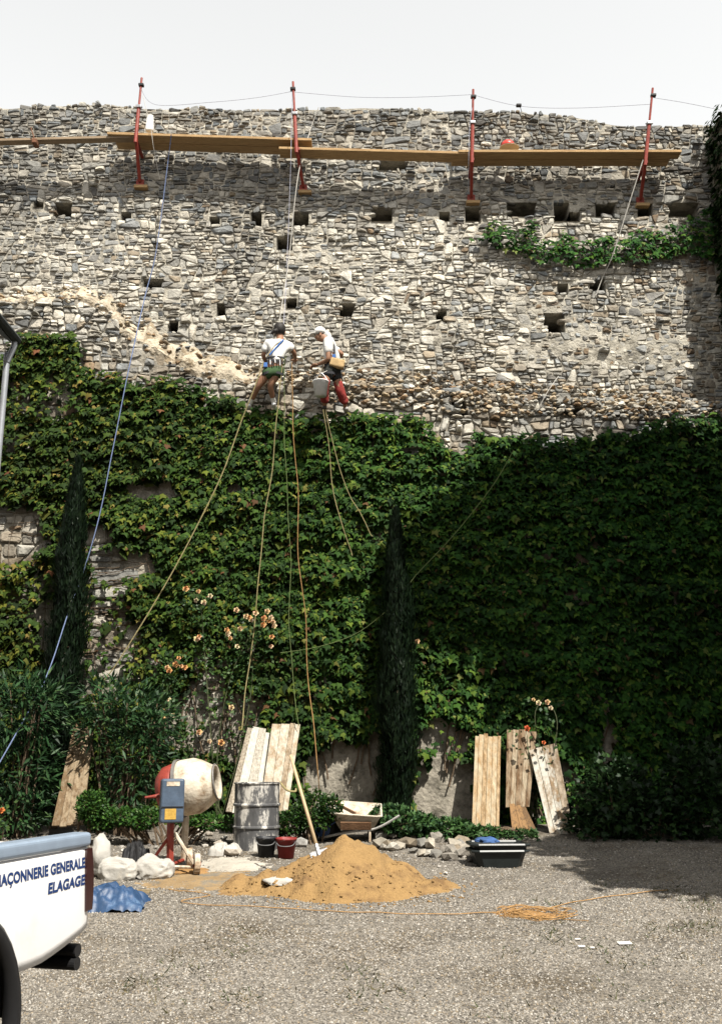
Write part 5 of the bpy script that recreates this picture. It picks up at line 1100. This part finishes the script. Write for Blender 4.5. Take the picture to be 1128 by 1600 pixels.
# ================================================================ pickup
WHITE = mat('white_car_paint', (.74, .73, .72), .3, .05, 2., 0, spec=.5, col2=(.56, .53, .48), c2=(.56, .9), c2scale=2.2); DKP = mat('dark_plastic', (.013, .013, .014), .45, .1, 9., .05, 40.)
tail = P(140, 1312, 5.75); az = R(15.0); fw = Vector((-math.sin(az), -math.cos(az), 0)); lt_ = Vector((math.cos(az), -math.sin(az), 0))   # forward, and the side that faces the camera
base = Vector((tail.x, tail.y, gz(tail.y))); tk = thing('pickup_truck', 'white pickup with blue lettering and double black tube bumper', 'pickup', base)
def T(u, v, z): return base + fw * u - lt_ * v + Vector((0, 0, z))      # u forward from the tail, v inward from the near side, z up
zr = P(140, 1300, tail.y).z - base.z; Wd = 1.62; LB = 2.15
def arch(u, uc, zc, r):
    d = abs(u - uc); return zc + math.sqrt(max(0, r * r - d * d)) if d < r else None
UC, ZC, RA = 1.18, .55, .53
def side(v0, sgn, name='bed_side'):
    """outer skin of the load bed: rounded section, tucked tail and a wheel arch"""
    us = sorted(set([0, .03, .08, .15, .25, .35, .45, .55, UC - RA + .001, UC - RA * .97] + [UC - RA * .97 + i * RA * 1.94 / 16 for i in range(17)] + [UC + RA - .001, 1.7, 1.9, LB])); mb = MB(); R_ = 12; n = len(us)
    for u in us:
        lo = .755 + .11 * max(0, 1 - u / .5) ** 1.3; a = arch(u, UC, ZC, RA)
        if a: lo = max(lo, a)
        for k in range(R_):
            t = k / (R_ - 1); z = lo + (zr - .075 - lo) * t
            bulge = .035 * math.sin(math.pi * min(1, (z - .35) / (zr - .35))) - .07 * max(0, (.62 - z) / .3) ** 2
            tuck = .015 * max(0, 1 - u / .09) ** 2
            mb.v.append(tuple(T(u, v0 + sgn * (tuck - bulge), z))); mb.c.append((0, 0, 0))
    for i in range(n - 1):
        for k in range(R_ - 1): a = i * R_ + k; mb.f.append((a, a + 1, a + R_ + 1, a + R_) if sgn > 0 else (a, a + R_, a + R_ + 1, a + 1))
    o = mb.build(name, WHITE, tk, smooth=True); sol = o.modifiers.new('th', 'SOLIDIFY'); sol.thickness = .03; sol.offset = -1; return o
near_side = side(0, 1); side(Wd, -1)
def tb(name, u, v, z, su, sv, sz, m, bev=.01, parent=None):
    Mr = Matrix((fw, -lt_, Vector((0, 0, 1)))).transposed(); return MB().box(T(u, v, z), (su, sv, sz), Mr, bev=bev).build(name, m, parent or tk)
RAIL = mat('blue_grey_rail', (.22, .275, .35), .35, .1, 6., 0, spec=.5)
tb('bed_rail', LB / 2 + .01, .035, zr - .035, LB, .12, .075, RAIL, .028); tb('bed_rail', LB / 2 + .01, Wd - .035, zr - .035, LB, .12, .075, RAIL, .028)
tg = tb('tailgate', .02, Wd / 2, (zr + .78) / 2 - .03, .05, Wd - .14, zr - .84, WHITE, .015); tb('handle', -.012, Wd / 2, zr - .2, .03, .22, .07, DKP, .01, tg)
tb('bed_floor', LB / 2, Wd / 2, .86, LB - .06, Wd - .12, .05, DKP); tb('bed_front', LB - .02, Wd / 2, zr - .28, .04, Wd - .1, .5, WHITE)
TL = mat('tail_light_glass', (.03, .005, .004), .3, .2, 20., 0, spec=.6)
def light(v, sgn):
    mb = MB(); zs = [.86, .90, 1.0, 1.1, 1.2, zr - .07]; z0 = P(138, 1421, tail.y).z - base.z; z1 = P(142, 1325, tail.y).z - base.z; vs = []
    for k in range(7):
        t = k / 6; z = z0 + (z1 - z0) * t; w_ = .030 + .014 * math.sin(math.pi * t); bl = .03 * math.sin(math.pi * min(1, (z - .35) / (zr - .35)))
        vs += [T(.058 - .010 * t + .008 * math.sin(math.pi * t), v - sgn * (bl + .012), z), T(-.022 - .010 * math.sin(math.pi * t), v - sgn * (bl + .004), z), T(-.03, v + sgn * w_, z), T(.04, v + sgn * (w_ + .02), z)]
    fs = [(4 * i + a, 4 * i + (a + 1) % 4, 4 * i + 4 + (a + 1) % 4, 4 * i + 4 + a) for i in range(6) for a in range(4)] + [(3, 2, 1, 0), (24, 25, 26, 27)]
    mb.add(vs, fs).build('tail_light', TL, tk, smooth=False)
light(0, 1); light(Wd, -1)
for z, r, u in ((P(128, 1488, tail.y - .1).z - base.z, .034, -.06), (P(126, 1509, tail.y - .1).z - base.z, .034, -.05)):
    MB().tube([T(.045, .0, z), T(.045, Wd, z)], r, 18).build('bumper_tube', DKP, tk)
MB().tube([T(.045, .2, P(128, 1488, 5.7).z - base.z), T(.045, .2, P(126, 1509, 5.7).z - base.z)], .02, 6).build('bumper_strut', DKP, tk)
# wheel arch flares and wheels
for v, s_ in ((0, 1), (Wd, -1)):
    L_ = [T(UC - RA * math.cos(a), v - s_ * .02, ZC + RA * math.sin(a)) for a in [math.pi * k / 20 - .25 + .5 * k / 20 * 1.0 for k in range(21)]]
    MB().tube(L_, .045, 8).build('wheel_arch', DKP, tk, smooth=True)
for u in (UC, UC + 2.85):
    for v, s_ in ((.06, 1), (Wd - .06, -1)):
        Mw = Matrix.Translation(T(u, v + s_ * .06, .375)) @ frame(lt_ * s_, (0, 0, 1)).to_4x4()
        w_ = MB().lathe([(.21, -.1), (.34, -.105), (.375, -.08), (.378, 0), (.375, .08), (.34, .105), (.21, .09)], Mw, 36, cap=False).build('wheel', BLACK, tk, smooth=True)
        MB().lathe([(.02, .06), (.10, .065), (.14, .03), (.19, .04), (.212, .09), (.212, -.05)], Mw, 30).build('rim', STEEL, w_, smooth=True)
for v, s_ in ((.035, 1), (Wd - .035, -1)):
    MB().add([T(UC + (RA + .01) * math.cos(a), v + s_ * d, ZC + (RA + .01) * math.sin(a)) for d in (0, .32) for a in [math.pi * k / 14 for k in range(15)]], [(k, k + 1, 16 + k, 15 + k) for k in range(14)] + [tuple(range(15, 30))]).build('wheel_well', DKP, tk)
# cab and bonnet, outside the picture but part of the vehicle
cab = MB(); pf = [(LB, .50), (LB, 1.05), (LB + .02, zr + .03), (LB + .18, 1.74), (LB + 1.15, 1.76), (LB + 1.75, zr - .05), (LB + 2.75, zr - .16), (LB + 2.85, .8), (LB + 2.83, .48)]
n = len(pf); sec = []
for v, k in ((0, 0.), (.05, 1.), (Wd - .05, 1.), (Wd, 0.)): sec.append([T(u, v if z < zr + .1 else (v + (.14 if v < .8 else -.14)), z + (0.02 * k if z > 1.2 else 0)) for u, z in pf])
vs = [p for s_ in sec for p in s_]; fs = [tuple(range(n)), tuple(range(3 * n, 4 * n))[::-1]]
for i in range(3):
    for j in range(n): a, b = i * n + j, i * n + (j + 1) % n; fs.append((a, a + n, b + n, b))
cab.add(vs, fs).build('cab', WHITE, tk)
GL = mat('car_glass', (.02, .025, .03), .05, 0, 1., 0, spec=.6)
for v, s_ in ((.062, -1), (Wd - .062, 1)): MB().add([T(u, v + s_ * (.012) + (0 if z < 1.4 else -s_ * .085), z) for u, z in ((LB + .2, zr + .1), (LB + 1.62, zr + .05), (LB + 1.12, 1.70), (LB + .24, 1.68))] + [T(u, v - s_ * .02 + (0 if z < 1.4 else -s_ * .085), z) for u, z in ((LB + .2, zr + .1), (LB + 1.62, zr + .05), (LB + 1.12, 1.70), (LB + .24, 1.68))], [(0, 1, 2, 3), (7, 6, 5, 4), (0, 4, 5, 1), (1, 5, 6, 2), (2, 6, 7, 3), (3, 7, 4, 0)]).build('side_window', GL, tk)
# lettering
INK = mat('blue_lettering', (.012, .035, .13), .4, .05, 9., 0)
def text(body, right_px, base_px, h_px, width_px, bold, shear=0.):
    cu = bpy.data.curves.new('t', 'FONT'); cu.body = body; cu.size = 1.; cu.align_x = 'RIGHT'; cu.offset = bold; cu.extrude = 0.; cu.shear = shear; cu.space_character = 1.04
    o = bpy.data.objects.new('t', cu); COL.objects.link(o); dg = bpy.context.evaluated_depsgraph_get(); dg.update(); me = bpy.data.meshes.new_from_object(o.evaluated_get(dg)); bpy.data.objects.remove(o)
    xs_ = [v.co.x for v in me.vertices]; ys_ = [v.co.y for v in me.vertices]; x1, wd = max(xs_), max(xs_) - min(xs_); caph = max(ys_)
    return me, x1, wd, caph
def on_side(px, py):
    """where the picture ray meets the near side of the bed"""
    x, y, z = ray(px, py); o = Vector((0, 0, EYE)); d = Vector((x, y, z)); t = (base - o).dot(lt_) / d.dot(lt_); p = o + d * t; return (p - base).dot(fw), p.z - base.z
def lettering(body, rb_, lb_, cap_px, bold, shear=0.):
    me, x1, wd, caph = text(body.replace('\u00c7', 'C'), 0, 0, 0, 0, bold, shear)
    if '\u00c7' in body:                 # hang the cedilla under its C
        k = body.index('\u00c7'); x0 = x1 - wd; wa, wb_ = text(body[:k], 0, 0, 0, 0, bold)[2], text(body[:k] + 'C', 0, 0, 0, 0, bold)[2]; cx = x0 + (wa + wb_) / 2 + .05; n0 = len(me.vertices)
        ced = [(-.04, .02), (.06, .02), (.05, -.06), (.12, -.11), (.10, -.21), (0, -.26), (-.13, -.24), (-.12, -.17), (0, -.18), (.02, -.13), (-.05, -.09)]
        vs = [tuple(v.co) for v in me.vertices] + [(cx + a, b, 0) for a, b in ced]; fs = [list(p.vertices) for p in me.polygons] + [[n0 + i for i in range(len(ced))][::-1]]
        me = bpy.data.meshes.new('m'); me.from_pydata(vs, [], fs)
    u1, z1 = on_side(*rb_); u0, z0 = on_side(*lb_); _, zt = on_side(rb_[0], rb_[1] - cap_px)
    sx, sz = (u0 - u1) / wd, (zt - z1) / .70
    for v in me.vertices:
        uu = u1 + (x1 - v.co.x) * sx; zz = z1 + (z0 - z1) * (uu - u1) / (u0 - u1) + v.co.y * sz
        bulge = .035 * math.sin(math.pi * min(1, (zz - .35) / (zr - .35))) - .015 * max(0, 1 - uu / .09) ** 2; v.co = T(uu, -bulge - .0025, zz)
    finish('lettering', me, INK, near_side)
lettering('MA\u00c7ONNERIE GENERALE', (129, 1354), (-14, 1386), 14.5, .042)
lettering('ELAGAGE', (127, 1380.5), (68, 1396), 14.5, .045, .12)

# ================================================================ unseen house added behind the photographer to cut sky light
hb = thing('house', 'unseen long two storey house added behind the camera to cut sky light', 'house', (0, -6.5, 0))
HW = mat('house_render'); ff = -3.5
MB().box((1., ff - 3.5, 4.6), (27, 7., 9.2), bev=.02).build('wall', HW, hb)
MB().add([(-13, ff + .5, 9.1), (15, ff + .5, 9.1), (15, ff - 3.5, 11.2), (-13, ff - 3.5, 11.2), (15, ff - 7.5, 9.1), (-13, ff - 7.5, 9.1), (-13, ff + .5, 8.95), (15, ff + .5, 8.95), (15, ff - 7.5, 8.95), (-13, ff - 7.5, 8.95)],
         [(0, 1, 2, 3), (3, 2, 4, 5), (6, 9, 8, 7), (0, 6, 7, 1), (4, 8, 9, 5), (1, 7, 8, 4, 2), (0, 3, 5, 9, 6)]).build('roof', mat('roof_tile', (.22, .10, .06), .9, .3, 6., .4, 20.), hb)
for z in (2.2, 5.8):
    for i in range(7):
        x = -10.5 + i * 3.8
        w_ = MB().box((x, ff + .01, z), (1.15, .05, 1.7), bev=.005).build('window', GL, hb)
        MB().box((x, ff + .05, z - .92), (1.4, .16, .09), bev=.01).build('sill', BL, w_)
